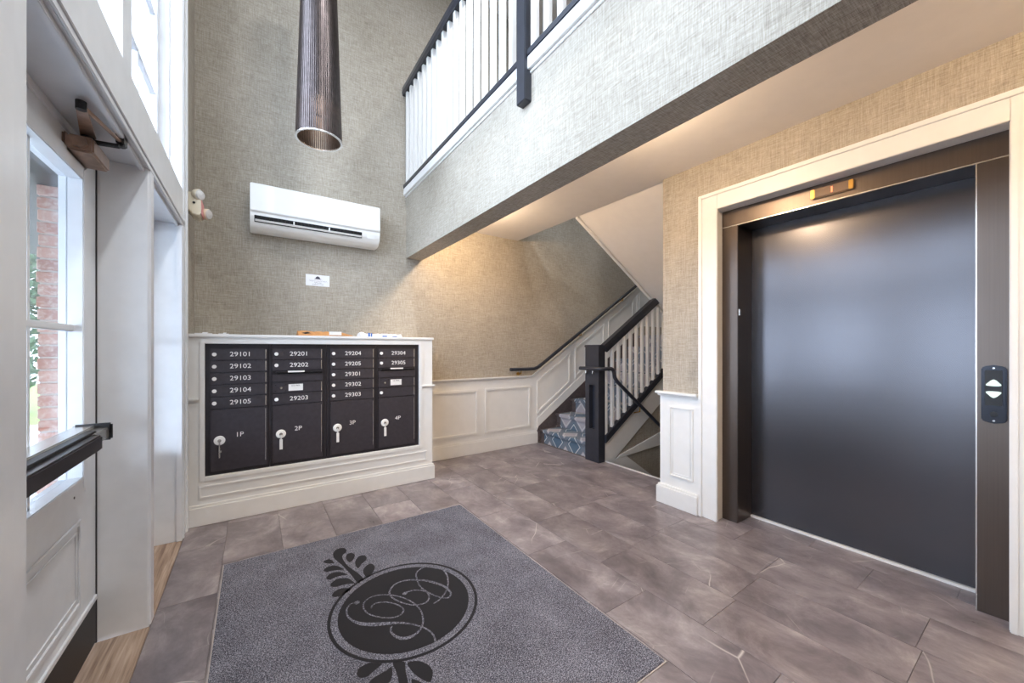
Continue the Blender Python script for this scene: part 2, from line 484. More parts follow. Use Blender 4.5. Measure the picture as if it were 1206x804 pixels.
# stop strips inside the far jamb and beads on the post
for (x0, x1, y0, y1) in ((-0.40, -0.383, 2.315, 2.375), (-0.413, -0.383, 3.205, 3.225), (-0.403, -0.378, 3.24, 3.265)):
    box('stop_bead', 'white_frame', tr, x0, x1, y0, y1, 0.012, 2.045, 0.002)
box('header', 'white_frame', tr, -0.62, XI, 0.20, 3.36, 2.05, 2.295, 0.003)
for (z0, z1, xf, xb) in ((2.068, 2.085, -0.378, -0.39), (2.045, 2.066, -0.383, -0.39), (2.032, 2.05, -0.402, -0.418)):
    box('header_bead', 'white_frame', tr, xb, xf, 0.20, 3.30, z0, z1, 0.002)
box('casing', 'white_frame', tr, XL, -0.385, 3.30, 3.40, 0.0, 5.05, 0.003)
box('casing_edge', 'white_frame', tr, XL, -0.375, 3.37, 3.40, 0.0, 5.05, 0.003)
box('casing', 'white_frame', tr, XL, -0.376, 0.12, 0.21, 0.0, 5.05, 0.003)
box('casing_edge', 'white_frame', tr, -0.40, -0.372, 0.985, 1.115, 0.0, 2.05, 0.004)
post(2.20, 2.34, 2.295, 5.0, -0.45); post(1.10, 1.22, 2.295, 5.0, -0.45)
post(0.20, 0.30, 2.295, 5.0); post(3.285, 3.36, 2.295, 5.0, -0.392)
box('jamb_strip', 'white_frame', tr, -0.47, -0.455, 3.27, 3.29, 2.295, 5.0, 0.002)
box('jamb_strip', 'white_frame', tr, -0.545, -0.525, 2.185, 2.205, 2.295, 5.0, 0.002)
box('head', 'white_frame', tr, -0.62, XI, 0.20, 3.36, 4.9, 5.05, 0.003)
box('door_gap_strip', 'bar_brown', tr, -0.556, -0.5465, 2.294, 2.2999, 0.016, 2.03)  # dark strip stands in for the shaded gap beside the door
box('door_head_stop', 'white_frame', tr, -0.60, -0.545, 1.217, 2.30, 2.02, 2.05, 0.002)

# ---- windows of the entry wall: sash, panes, muntins
def window(n, y0, y1, z0, z1, ny, nz, x=XG, fw=0.06, label=None):
    o = struct(empty('window_%d' % n, (x, (y0+y1)/2, z0)), label)
    fr = MB()
    fr.box(x-0.025, x+0.025, y0, y0+fw, z0, z1); fr.box(x-0.025, x+0.025, y1-fw, y1, z0, z1)
    fr.box(x-0.025, x+0.025, y0+fw, y1-fw, z0, z0+fw); fr.box(x-0.025, x+0.025, y0+fw, y1-fw, z1-fw, z1)
    fr.build('sash', 'white_frame', o, 0.004)
    gy0, gy1, gz0, gz1 = y0+fw, y1-fw, z0+fw, z1-fw
    dy, dz = (gy1-gy0)/ny, (gz1-gz0)/nz
    for i in range(ny):
        for j in range(nz):
            box('pane', 'glass', o, x-0.002, x+0.002, gy0+dy*i, gy0+dy*(i+1), gz0+dz*j, gz0+dz*(j+1))
    for i in range(1, ny): box('muntin', 'white_frame', o, x-0.012, x+0.014, gy0+dy*i-0.009, gy0+dy*i+0.009, gz0, gz1, 0.003)
    for j in range(1, nz): box('muntin', 'white_frame', o, x-0.012, x+0.014, gy0, gy1, gz0+dz*j-0.009, gz0+dz*j+0.009, 0.003)
    return o
window(1, 2.365, 3.22, 0.55, 2.05, 2, 2, label='white sidelight window beside the entrance door')
window(2, 2.34, 3.285, 2.295, 4.9, 2, 5, x=-0.53, label='tall white upper window above the sidelight')
window(3, 1.22, 2.20, 2.295, 4.9, 2, 5, x=-0.56, label='tall white upper window above the entrance door')
window(4, 0.30, 1.105, 0.55, 2.05, 2, 2, label='white sidelight window on the hinge-free side of the door')
window(5, 0.30, 1.10, 2.295, 4.9, 2, 5, x=-0.56, label='tall white upper window nearest the camera')
for (y0, y1) in ((2.365, 3.22), (0.30, 1.105)):
    b = box('apron_panel', 'white_frame', tr, -0.61, -0.53, y0, y1, -0.01, 0.55, 0.003)
    box('apron_molding', 'white_frame', b, -0.532, -0.522, y0+0.1, y1-0.1, 0.12, 0.46, 0.004)

# ---- oak threshold
th = MB(); th.box(-0.62, -0.385, 1.217, 2.30, 0, 0.014); th.box(-0.53, -0.385, 2.365, 3.22, 0, 0.012); th.box(-0.53, -0.385, 2.29, 2.30, 0, 0.012)
struct(th.build('trim_3', 'oak', None, 0.002), 'worn oak threshold along the entrance frame')

# ---- entrance door
XD = -0.55
door = struct(empty('door_1', (XD, 1.76, 0.02)), 'white panelled entrance door with a four-pane window and dark kick plate')
d = MB(); xb = XD-0.045
GY0, GY1, GZ0, GZ1 = 1.40, 2.085, 0.765, 1.885
d.box(xb, XD, 1.225, GY0, 0.025, 2.02); d.box(xb, XD, GY1, 2.292, 0.025, 2.02)
d.box(xb, XD, GY0, GY1, 0.025, GZ0); d.box(xb, XD, GY0, GY1, GZ1, 2.02)
slab = d.build('door_slab', 'white_frame', door)
fr = MB()
def ring(mb, y0, y1, z0, z1, wd, x0, x1):
    mb.box(x0, x1, y0, y0+wd, z0, z1); mb.box(x0, x1, y1-wd, y1, z0, z1)
    mb.box(x0, x1, y0+wd, y1-wd, z0, z0+wd); mb.box(x0, x1, y0+wd, y1-wd, z1-wd, z1)
ring(fr, GY0-0.07, GY1+0.07, GZ0-0.07, GZ1+0.07, 0.028, XD, XD+0.012)
ring(fr, GY0-0.042, GY1+0.042, GZ0-0.042, GZ1+0.042, 0.044, XD-0.02, XD+0.02)
lite = fr.build('window_frame', 'white_frame', door, 0.003)
for (y, z) in ((2.145, 1.78), (2.145, 1.5), (2.145, 1.32), (2.145, 1.0), (2.145, 0.86), (2.02, 0.71)):
    MB().cyl((XD+0.010, y, z), (XD+0.0135, y, z), 0.0045, n=8).build('screw', 'black_metal', lite)
cy, cz = (GY0+GY1)/2, (GZ0+GZ1)/2 + 0.0
for (a0, a1) in ((GY0, cy), (cy, GY1)):
    for (c0, c1) in ((GZ0, cz), (cz, GZ1)):
        box('pane', 'glass', door, XD-0.026, XD-0.022, a0, a1, c0, c1)
box('muntin', 'white_frame', door, XD-0.03, XD-0.006, cy-0.011, cy+0.011, GZ0, GZ1, 0.003)
box('muntin', 'white_frame', door, XD-0.031, XD-0.005, GY0, GY1, cz-0.012, cz+0.012, 0.003)
pn = MB(); ring(pn, 1.34, 2.12, 0.27, 0.60, 0.02, XD, XD+0.006); ring(pn, 1.375, 2.085, 0.305, 0.565, 0.012, XD, XD+0.004)
pn.build('panel_molding', 'white_frame', door, 0.002)
box('kick_plate', 'kick', door, XD, XD+0.003, 1.25, 2.285, 0.028, 0.205)
box('kick_plate_edge', 'white_frame', door, XD, XD+0.008, 1.25, 2.285, 0.205, 0.225, 0.002)
# panic bar
pb = MB(); pb.box(XD, XD+0.06, 1.27, 2.05, 0.915, 0.962)
bar = pb.build('panic_bar', 'silver', door, 0.004)
box('push_pad', 'bar_brown', bar, XD+0.06, XD+0.112, 1.30, 1.90, 0.897, 0.948, 0.005)
box('pad_channel', 'black_metal', bar, XD+0.045, XD+0.085, 1.29, 1.95, 0.945, 0.957, 0.002)
box('end_rail', 'silver', bar, XD+0.06, XD+0.095, 1.90, 2.045, 0.912, 0.952, 0.003)
box('end_cap', 'black_metal', bar, XD, XD+0.103, 2.045, 2.062, 0.903, 0.968, 0.006)
# door closer
cl = MB(); cl.box(XD, XD+0.012, 1.95, 2.15, 1.935, 2.005); cl.box(XD+0.012, XD+0.078, 1.95, 2.13, 1.942, 1.998)
closer = cl.build('door_closer', 'closer_bronze', door, 0.007)
MB().cyl((XD+0.045, 1.938, 1.97), (XD+0.045, 1.952, 1.97), 0.02, n=6).build('end_plug', 'closer_bronze', closer)
MB().cyl((XD+0.055, 1.985, 1.996), (XD+0.055, 1.985, 2.014), 0.018, n=12).build('spindle', 'black_metal', closer)
a = MB()
a.prism([(-0.515, 1.99, 2.008), (-0.475, 1.99, 2.008), (-0.445, 1.77, 2.02), (-0.468, 1.765, 2.02)], (0, 0, 0.008))
a.build('main_arm', 'closer_bronze', closer)
MB().cyl((-0.456, 1.768, 2.008), (-0.456, 1.768, 2.036), 0.013, n=12).build('elbow_joint', 'black_metal', closer)
MB().cyl((-0.456, 1.768, 2.026), (-0.413, 2.0, 2.022), 0.0065, n=10).build('forearm_rod', 'closer_bronze', closer)
MB().cyl((-0.51, 1.99, 1.995), (-0.415, 1.985, 2.0), 0.009, n=8).build('arm_shadow_bar', 'black_metal', closer)  # black bar that draws the shadow of the closer arm
sh = MB(); sh.box(-0.425, -0.402, 1.985, 2.03, 2.015, 2.05); sh.cyl((-0.413, 2.005, 2.005), (-0.413, 2.005, 2.03), 0.012, n=10)
sh.build('soffit_shoe', 'black_metal', closer)

# ================================================================== ELEVATOR
# casing
cs = struct(empty('trim_4', (2.74, 0.79, 0)), 'white moulded casing around the elevator')
def casing(y0, y1, z0, z1, top=False):
    m = MB(); m.box(2.748, XE, y0, y1, z0, z1)
    return m
mt = MB(); mt.box(2.75, XE, 1.42, 1.556, 0, 2.38); mt.box(2.738, 2.752, 1.53, 1.556, 0, 2.38); mt.box(2.744, 2.752, 1.42, 1.445, 0, 2.262)
mt.build('side_casing', 'white', cs, 0.003)
mt = MB(); mt.box(2.75, XE, 0.01, 0.145, 0, 2.38); mt.box(2.738, 2.752, 0.01, 0.036, 0, 2.38); mt.box(2.744, 2.752, 0.12, 0.145, 0, 2.262)
mt.build('side_casing', 'white', cs, 0.003)
mt = MB(); mt.box(2.7495, XE, 0.145, 1.42, 2.25, 2.38); mt.box(2.7375, 2.752, 0.036, 1.53, 2.354, 2.38); mt.box(2.744, 2.752, 0.145, 1.42, 2.25, 2.268)
mt.build('head_casing', 'white', cs, 0.003)
mt = MB(); mt.box(XE, 2.86, 1.436, 1.445, 0, 2.26); mt.box(XE, 2.86, 0.139, 0.148, 0, 2.26); mt.box(XE, 2.86, 0.139, 1.445, 2.25, 2.262)
mt.build('casing_reveal', 'white', cs)

el = tag(empty('elevator', (3.0, 0.79, 0)), 'dark brushed steel elevator doorway framed in white casing', 'elevator')
m = MB(); m.box(2.85, 3.07, 1.328, 1.436, 0, 2.13); m.build('jamb', 'elev_jamb', el, 0.003)
m = MB(); m.box(2.85, 3.07, 0.148, 0.248, 0, 2.13); jr = m.build('jamb', 'elev_jamb', el, 0.003)
hd = MB().box(2.849, 3.07, 0.148, 1.436, 2.132, 2.2495).build('header', 'elev_jamb', el, 0.003)
box('header_lip', 'silver', hd, 2.846, 2.85, 0.148, 1.436, 2.128, 2.134)
box('door_panel', 'elev_door', el, 3.06, 3.09, 0.248, 1.328, 0.018, 2.13)
struct(box('shaft_light_block', 'dark_soffit', None, 3.10, 3.2, -0.2, 1.72, -0.1, 2.9))  # unseen panel added behind the lift to block leaking outside light
box('sill', 'white', el, 3.045, 3.09, 0.248, 1.328, 0.0, 0.014)
box('jamb_lip', 'silver', jr, 2.847, 2.851, 0.245, 0.25, 0.0, 2.13)
box('door_sensor', 'silver', el, 2.862, 2.876, 1.319, 1.328, 1.485, 1.53, 0.002)
# indicator over the door
ind = MB().box(2.832, 2.849, 0.69, 0.895, 2.163, 2.222).build('floor_indicator', 'indicator', hd, 0.006)
box('end_clip', 'brass', ind, 2.826, 2.834, 0.872, 0.893, 2.166, 2.219, 0.003)
box('end_clip', 'brass', ind, 2.826, 2.834, 0.692, 0.713, 2.166, 2.219, 0.003)
text('1', 0.046, 'red_glow', ind, (2.8305, 0.79, 2.192), '-X', sx=1.6, name='floor_digit')
# call station
cp = MB()
prof = [(0.157, 0.915), (0.17, 0.906), (0.1945, 0.901), (0.219, 0.906), (0.232, 0.915), (0.232, 1.158), (0.219, 1.167), (0.1945, 1.172), (0.17, 1.167), (0.157, 1.158)]
cp.prism([(2.85, y, z) for y, z in prof], (-0.02, 0, 0))
call = cp.build('call_panel', 'call_panel', jr, 0.004)
box('button_plate', 'black_metal', call, 2.826, 2.831, 0.17, 0.221, 0.985, 1.148, 0.001)
for sgn, zc in ((1, 1.090), (-1, 1.036)):
    pts = spline([(0.2155, -0.013*1), (0.174, -0.013), (0.181, 0.004), (0.1945, 0.0155), (0.208, 0.004)], 5, True)
    MB().prism([(2.826, p[0], zc + sgn*p[1]) for p in pts], (-0.005, 0, 0)).build('call_button', 'lit_button', call)
MB().cyl((2.831, 0.1945, 0.945), (2.827, 0.1945, 0.945), 0.012, n=14).build('key_switch', 'black_metal', call)
for z in (0.914, 1.158): MB().cyl((2.831, 0.1945, z), (2.828, 0.1945, z), 0.004, n=8).build('screw', 'silver', call)

# wainscot post between elevator and stairs
wp = struct(empty('trim_5', (2.73, 1.71, 0)), 'short white wainscot panel between the elevator and the stairs')
m = MB(); m.box(2.752, XE, 1.556, 1.885, 0, 0.885); m.box(XE, XE+0.12, 1.87, 1.885, 0, 0.885)
m.build('backing', 'white', wp, 0.002)
m = MB(); m.box(2.725, 2.755, 1.556, 1.905, 0.0, 0.135); m.box(2.735, 2.755, 1.556, 1.897, 0.135, 0.152); m.box(2.755, 2.89, 1.885, 1.905, 0, 0.135)
m.build('baseboard', 'white', wp, 0.003)
m = MB(); m.box(2.715, XE, 1.556, 1.91, 0.885, 0.905); m.box(2.735, XE, 1.556, 1.90, 0.868, 0.886)
m.build('chair_rail', 'white', wp, 0.004)
m = MB(); ring(m, 1.60, 1.80, 0.235, 0.79, 0.014, 2.742, 2.754); ring(m, 1.622, 1.778, 0.257, 0.768, 0.008, 2.747, 2.754)
m.build('panel_molding', 'white', wp, 0.002)
struct(MB().box(2.75, XE, YF, 0.01, 0.0, 0.15).build('baseboard_right', 'white', None, 0.003))
struct(MB().box(XL, -0.385, YF, 0.12, 0.0, 0.15).build('baseboard_left', 'white', None, 0.003))

# ================================================================== BACK WAINSCOT
SL = 0.625
K0 = (3.01, 0.885)          # knee of the chair rail
def zr(x): return K0[1] + max(0.0, x-K0[0])*SL
ws = struct(empty('trim_6', (3.0, YB-0.02, 0)), 'white panelled wainscot that climbs the back wall with the stairs')
def skirt(x): return 0.20 + (x-3.09)*0.655
poly = [(1.42, 0.0), (3.09, 0.0), (3.09, 0.20), (5.25, skirt(5.25)), (6.19, skirt(5.25)), (6.19, zr(5.25)), (5.25, zr(5.25)), (K0[0], K0[1]), (1.42, K0[1])]
MB().prism([(x, YB, z) for x, z in poly], (0, -0.018, 0)).build('backing', 'white', ws)
rail = MB()
prof = [(-0.0, -0.014), (0.0, 0.012), (0.030, 0.012), (0.030, 0.0), (0.018, -0.014)]
pr2 = [(-q, h) for q, h in prof]
rail.tube([(1.40, YB-0.018, K0[1]), (K0[0], YB-0.018, K0[1]), (5.25, YB-0.018, zr(5.25)), (6.19, YB-0.018, zr(5.25))], 0, prof=[(q, h) for q, h in prof])
rail.build('chair_rail', 'white', ws)
bb = MB(); bb.box(1.42, 3.10, YB-0.034, YB-0.017, 0, 0.14); bb.box(1.42, 3.10, YB-0.027, YB-0.017, 0.14, 0.158)
bb.build('baseboard', 'white', ws, 0.003)
sk = MB()
sk.prism([(3.09, YB-0.018, 0.158), (3.09, YB-0.018, 0.33), (5.10, YB-0.018, skirt(5.10)+0.13), (5.10, YB-0.018, skirt(5.10)), (3.12, YB-0.018, skirt(3.12))], (0, -0.012, 0))
sk.build('stair_skirt', 'white', ws, 0.003)
def frame_poly(pts, wd, y, dep):
    """mitred picture-frame molding round a quadrilateral in the XZ plane"""
    m = MB(); n = len(pts); c = Vector((sum(p[0] for p in pts)/n, sum(p[1] for p in pts)/n))
    P = [Vector(p) for p in pts]; inn = []
    for i in range(n):
        a, b, d2 = P[i-1], P[i], P[(i+1) % n]
        e1 = (b-a).normalized(); e2 = (d2-b).normalized()
        n1 = Vector((-e1.y, e1.x)); n2 = Vector((-e2.y, e2.x))
        if n1.dot(c-b) < 0: n1 = -n1
        if n2.dot(c-b) < 0: n2 = -n2
        bis = (n1+n2).normalized(); inn.append(b + bis*(wd/max(0.3, bis.dot(n1))))
    for i in range(n):
        j = (i+1) % n
        m.prism([(P[i].x, y, P[i].y), (P[j].x, y, P[j].y), (inn[j].x, y, inn[j].y), (inn[i].x, y, inn[i].y)], (0, -dep, 0))
    return m
def panel(pts):
    o = frame_poly(pts, 0.032, YB-0.018, 0.013).build('panel_molding', 'white', ws, 0.003)
    return o
panel([(1.60, 0.225), (2.205, 0.225), (2.205, 0.765), (1.60, 0.765)])
panel([(2.30, 0.225), (2.985, 0.225), (2.985, 0.765), (2.30, 0.765)])
for (x0, x1) in ((3.09, 3.69), (3.775, 4.385), (4.47, 5.07), (5.15, 5.24)):
    panel([(x0, skirt(x0)+0.175), (x1, skirt(x1)+0.175), (x1, zr(x1)-0.115), (x0, zr(x0)-0.115)])

# ================================================================== STAIRS
NR, RUN, RISE, X0 = 8, 0.28, 0.181, 3.12
st = tag(empty('staircase', (3.12, 3.43, 0)), 'carpeted staircase with blue diamond pattern rising along the back wall', 'staircase')
YS0, YS1 = 2.905, 3.945
for i in range(NR):
    x0 = X0 + RUN*i; z1 = RISE*(i+1); xe = x0+RUN+0.03 if i < NR-1 else 6.2
    m = MB(); m.box(x0+0.025, xe, YS0, YS1, max(0, z1-RISE-0.02), z1-0.03); m.box(x0, xe, YS0, YS1, z1-0.03, z1)
    stp = m.build('step', 'brown_step', st, 0.004)
    y0, y1 = 2.98, 3.86
    r = MB()
    r.box(x0+0.017, x0+0.025, y0, y1, z1-RISE+0.005, z1-0.03); r.box(x0-0.008, x0+0.02, y0, y1, z1-0.036, z1+0.008)
    r.box(x0+0.02, x0+RUN+0.02, y0, y1, z1, z1+0.008)
    r.build('carpet_runner', 'carpet', stp, 0.003)
m = MB(); m.prism([(3.10, YB, 0.0), (5.10, YB, 1.15), (5.10, YB, skirt(5.10)+0.02), (3.10, YB, skirt(3.10)+0.02)], (0, -0.028, 0))
m.build('wall_stringer', 'brown_step', st)
# outer stringer and the wall below it
SS = 0.655
def sz(x): return 0.286 + SS*(x-3.181)
m = MB(); m.prism([(3.19, 2.905, sz(3.19)), (5.12, 2.905, sz(5.12)), (5.12, 2.905, sz(5.12)-0.085), (3.19, 2.905, sz(3.19)-0.085)], (0, -0.055, 0))
m.build('black_shoe_rail', 'black_wood', st, 0.003)
m = MB(); m.prism([(3.19, 2.905, sz(3.19)-0.085), (5.12, 2.905, sz(5.12)-0.085), (5.12, 2.905, sz(5.12)-0.405), (3.36, 2.905, 0.0), (3.19, 2.905, 0.0)], (0, -0.025, 0))
m.build('white_stringer', 'white', st, 0.002)
# landing and upper flight
box('landing', 'brown_step', st, 5.16, 6.2, 1.87, 2.905, RISE*NR-0.22, RISE*NR)
uf = MB()
uf.prism([(5.16, 2.90, 1.20), (5.16, 2.90, 1.45), (2.80, 2.90, 2.89), (2.80, 2.90, 2.645)], (0, -1.03, 0))
uf.build('upper_flight_soffit', 'ceiling', st)
us = MB(); us.prism([(5.16, 2.93, 1.175), (5.16, 2.93, 1.56), (2.80, 2.93, 3.0), (2.80, 2.93, 2.62)], (0, -0.035, 0))
us.build('upper_flight_stringer', 'white', st, 0.003)
for i in range(8):
    x1 = 5.16 - 0.28*i; z1 = 1.448 + 0.181*(i+1)
    if i < 7: box('upper_step', 'brown_step', st, x1-0.31, x1, 1.88, 2.895, z1-0.2, z1)

# wall under the flight, and steps going down
uw = MB()
uw.prism([(3.22, 2.96, -1.6), (6.2, 2.96, -1.6), (6.2, 2.96, 1.2), (5.1, 2.96, 1.1), (3.36, 2.96, 0.0), (3.22, 2.96, 0.0)], (0, -0.065, 0))
struct(uw.build('wall_understair', 'wallpaper'), 'wallpapered wall below the staircase stringer')
sb_ = MB()
sb_.prism([(3.22, 2.895, 0.0), (3.57, 2.895, 0.0), (5.5, 2.895, -1.27), (5.5, 2.895, -1.6), (5.3, 2.895, -1.6), (3.22, 2.895, -0.25)], (0, -0.016, 0))
sb_.prism([(3.40, 2.895, 0.0), (4.6, 2.895, 0.06), (6.2, 2.895, 0.09), (6.2, 2.895, 0.30), (4.235, 2.895, 0.20), (3.45, 2.895, 0.03)], (0, -0.018, 0))
struct(sb_.build('trim_7', 'white'), 'white skirt boards on the wall of the downward stairs')
ld = tag(empty('basement_staircase', (3.6, 2.4, -1.45)), 'stairs leading down beside the black newel post', 'staircase')
for i in range(8):
    x0 = 3.205 + 0.28*i
    box('step', 'brown_step', ld, x0, x0+0.279, 1.875, 2.88, -0.181*(i+1)-0.2, -0.181*(i+1))
box('lower_landing', 'brown_step', ld, 5.45, 6.19, 1.875, 2.88, -1.60, -1.5)
no = MB(); no.box(3.19, 3.225, 1.90, 2.88, -0.03, 0.004); no.box(3.2, 3.215, 1.90, 2.88, -0.2, -0.03)
no.build('nosing', 'white', ld, 0.004)

# stair railing
sr = tag(empty('stair_railing', (3.14, 2.97, 0)), 'stair railing with boxy black newel post, black handrail and white balusters', 'railing')
nw = MB()
nw.box(3.09, 3.19, 2.87, 2.925, 0, 1.27); nw.box(3.09, 3.19, 3.012, 3.07, 0, 1.27)
nw.box(3.09, 3.19, 2.925, 3.012, 0, 0.36); nw.box(3.09, 3.19, 2.925, 3.012, 0.845, 1.27); nw.box(3.15, 3.19, 2.925, 3.012, 0.36, 0.845)
newel = nw.build('newel_post', 'black_wood', sr)
MB().box(3.08, 3.20, 2.86, 3.08, 1.262, 1.288).build('newel_cap', 'black_wood', newel, 0.006)
HS = 0.64
def hz(x): return 1.262 + HS*(x-3.195)
m = MB(); m.tube([(3.18, 2.885, hz(3.18)), (4.135, 2.885, hz(4.135))], 0, prof=[(-0.028, -0.055), (0.028, -0.055), (0.034, -0.01), (0.030, 0.035), (-0.030, 0.035), (-0.034, -0.01)])
m.build('handrail', 'black_wood', sr)
for k in range(18):
    x = 3.215 + 0.1065*k
    if x > 4.75: break
    b0, b1 = sz(x), min(hz(x)-0.055, 1.70+0.60*(4.28-x))
    m = MB(); m.add([(x-0.017, 2.868, b0-0.012), (x+0.017, 2.868, b0+0.010), (x+0.017, 2.902, b0+0.010), (x-0.017, 2.902, b0-0.012),
                     (x-0.017, 2.868, b1-0.011), (x+0.017, 2.868, b1+0.011), (x+0.017, 2.902, b1+0.011), (x-0.017, 2.902, b1-0.011)],
                    [[0,3,2,1],[4,5,6,7],[0,1,5,4],[1,2,6,5],[2,3,7,6],[3,0,4,7]])
    m.build('baluster', 'white', sr, 0.002)

# handrail of the downward stairs
hr = tag(empty('handrail', (3.25, 2.8, 0.9)), 'black handrail curling round the newel post and descending to the basement', 'handrail')
path = [(3.055, 3.115, 1.025), (3.05, 3.05, 1.028), (3.05, 2.86, 1.028), (3.065, 2.815, 1.028), (3.11, 2.795, 1.028), (3.20, 2.795, 1.028), (3.235, 2.795, 1.015), (3.25, 2.795, 0.985), (3.262, 2.795, 0.93), (3.30, 2.795, 0.885), (3.5, 2.795, 0.735), (4.8, 2.795, -0.22)]
MB().tube(path, 0.021, 10).build('rail', 'black_wood', hr, smooth=True)
for (x, z) in ((3.70, 0.565), (4.5, -0.02)):
    MB().tube([(x, 2.795, z), (x, 2.80, z-0.05), (x, 2.88, z-0.075)], 0.007, 8).build('bracket', 'brass', hr, smooth=True)
MB().tube([(3.06, 2.93, 1.012), (3.06, 2.93, 0.975), (3.092, 2.93, 0.965)], 0.007, 8).build('bracket', 'silver', hr, smooth=True)
MB().tube([(3.06, 3.03, 1.012), (3.06, 3.03, 0.975), (3.092, 3.03, 0.965)], 0.007, 8).build('bracket', 'silver', hr, smooth=True)
# wall handrail
wr = tag(empty('handrail', (2.7, 3.91, 0.98)), 'black handrail on the back wall following the wainscot up the stairs', 'handrail')
MB().tube([(2.635, 3.905, 0.985), (3.00, 3.905, 0.985), (3.06, 3.905, 1.0), (3.12, 3.905, 1.034), (5.10, 3.905, 1.034+1.98*SL)], 0.022, 10).build('rail', 'black_wood', wr, smooth=True)
for x in (2.80, 3.85, 4.75):
    z = 0.985 if x < 3 else 1.034+(x-3.12)*SL
    m = MB(); m.tube([(x, 3.905, z-0.015), (x, 3.91, z-0.055), (x, 3.975, z-0.06)], 0.007, 8); m.cyl((x, 3.972, z-0.06), (x, 3.98, z-0.06), 0.022, n=12)
    m.build('bracket', 'brass', wr, smooth=True)

# ================================================================== BALCONY RAILING
br = tag(empty('balcony_railing', (1.335, 1.8, 2.945)), 'balcony railing with white balusters between black rails', 'railing')
box('bottom_rail', 'black_wood', br, 1.308, 1.362, YF, YB, 2.945, 2.985, 0.004)
m = MB(); m.tube([(1.333, YF, 3.965), (1.333, YB, 3.965)], 0, prof=[(-0.03, -0.035), (0.03, -0.035), (0.038, 0.0), (0.034, 0.05), (-0.034, 0.05), (-0.038, 0.0)])
m.build('handrail', 'black_wood', br)
bs = None
for k in range(40):
    y = 3.90 - 0.1145*k
    if abs(y-1.81) < 0.075: continue
    if y < -0.6: break
    if bs is None:
        bs = MB().box(1.315, 1.352, y-0.0185, y+0.0185, 2.985, 3.935).build('baluster', 'white', br, 0.003)
    else: share(bs, 'baluster', br, (1.3335, y, 2.985))
nb = MB().box(1.292, 1.378, 1.768, 1.854, 2.692, 4.15).build('newel_post', 'black_wood', br, 0.004)
box('newel_cap', 'black_wood', nb, 1.28, 1.39, 1.756, 1.866, 4.15, 4.18, 0.005)

# ================================================================== MAILBOXES
YM = 3.452
cb = tag(empty('mailbox_cabinet', (0.52, 3.7, 0)), 'white built-in cabinet surround with a flat top holding the mailboxes', 'cabinet')
MX0, MX1, MZ0, MZ1 = -0.291, 1.288, 0.335, 1.288
CX0, CX1 = -0.383, 1.418
m = MB(); m.box(CX0, MX0, YM, 3.975, 0, 1.33); m.box(MX1, CX1, YM, 3.975, 0, 1.33); m.box(MX0, MX1, YM, 3.975, 0, MZ0); m.box(MX0, MX1, YM, 3.975, MZ1, 1.33)
m.box(MX0, MX1, 3.6, 3.975, MZ0, MZ1)
m.build('carcass', 'white', cb)
box('top_board', 'white', cb, CX0, CX1+0.012, YM-0.016, 3.978, 1.33, 1.352, 0.004)
def ringx(mb, x0, x1, z0, z1, wd, y0, y1):
    mb.box(x0, x0+wd, y0, y1, z0, z1); mb.box(x1-wd, x1, y0, y1, z0, z1)
    mb.box(x0+wd, x1-wd, y0, y1, z0, z0+wd); mb.box(x0+wd, x1-wd, y0, y1, z1-wd, z1)
m = MB(); ringx(m, MX0-0.03, MX1+0.03, MZ0-0.03, MZ1+0.025, 0.03, YM-0.008, YM)
m.build('opening_molding', 'white', cb, 0.003)
m = MB(); m.box(CX0, CX1+0.018, YM-0.022, YM, 0, 0.128); m.box(CX0, CX1+0.010, YM-0.013, YM, 0.128, 0.146); m.box(CX1, CX1+0.018, YM, 3.94, 0, 0.128)
m.build('baseboard', 'white', cb, 0.003)
m = MB(); ringx(m, -0.325, 1.36, 0.185, 0.275, 0.014, YM-0.007, YM); m.build('panel_molding', 'white', cb, 0.002)
m = MB(); m.box(CX0, -0.325, YM-0.02, YM, 0.883, 0.898); m.box(CX0, -0.335, YM-0.013, YM, 0.872, 0.884)
m.build('rail_return', 'white', cb, 0.003)
m = MB(); m.box(1.31, CX1+0.025, YM-0.02, YM, 0.885, 0.9); m.box(CX1, CX1+0.025, YM, 3.94, 0.885, 0.9)
m.build('rail_return', 'white', cb, 0.003)

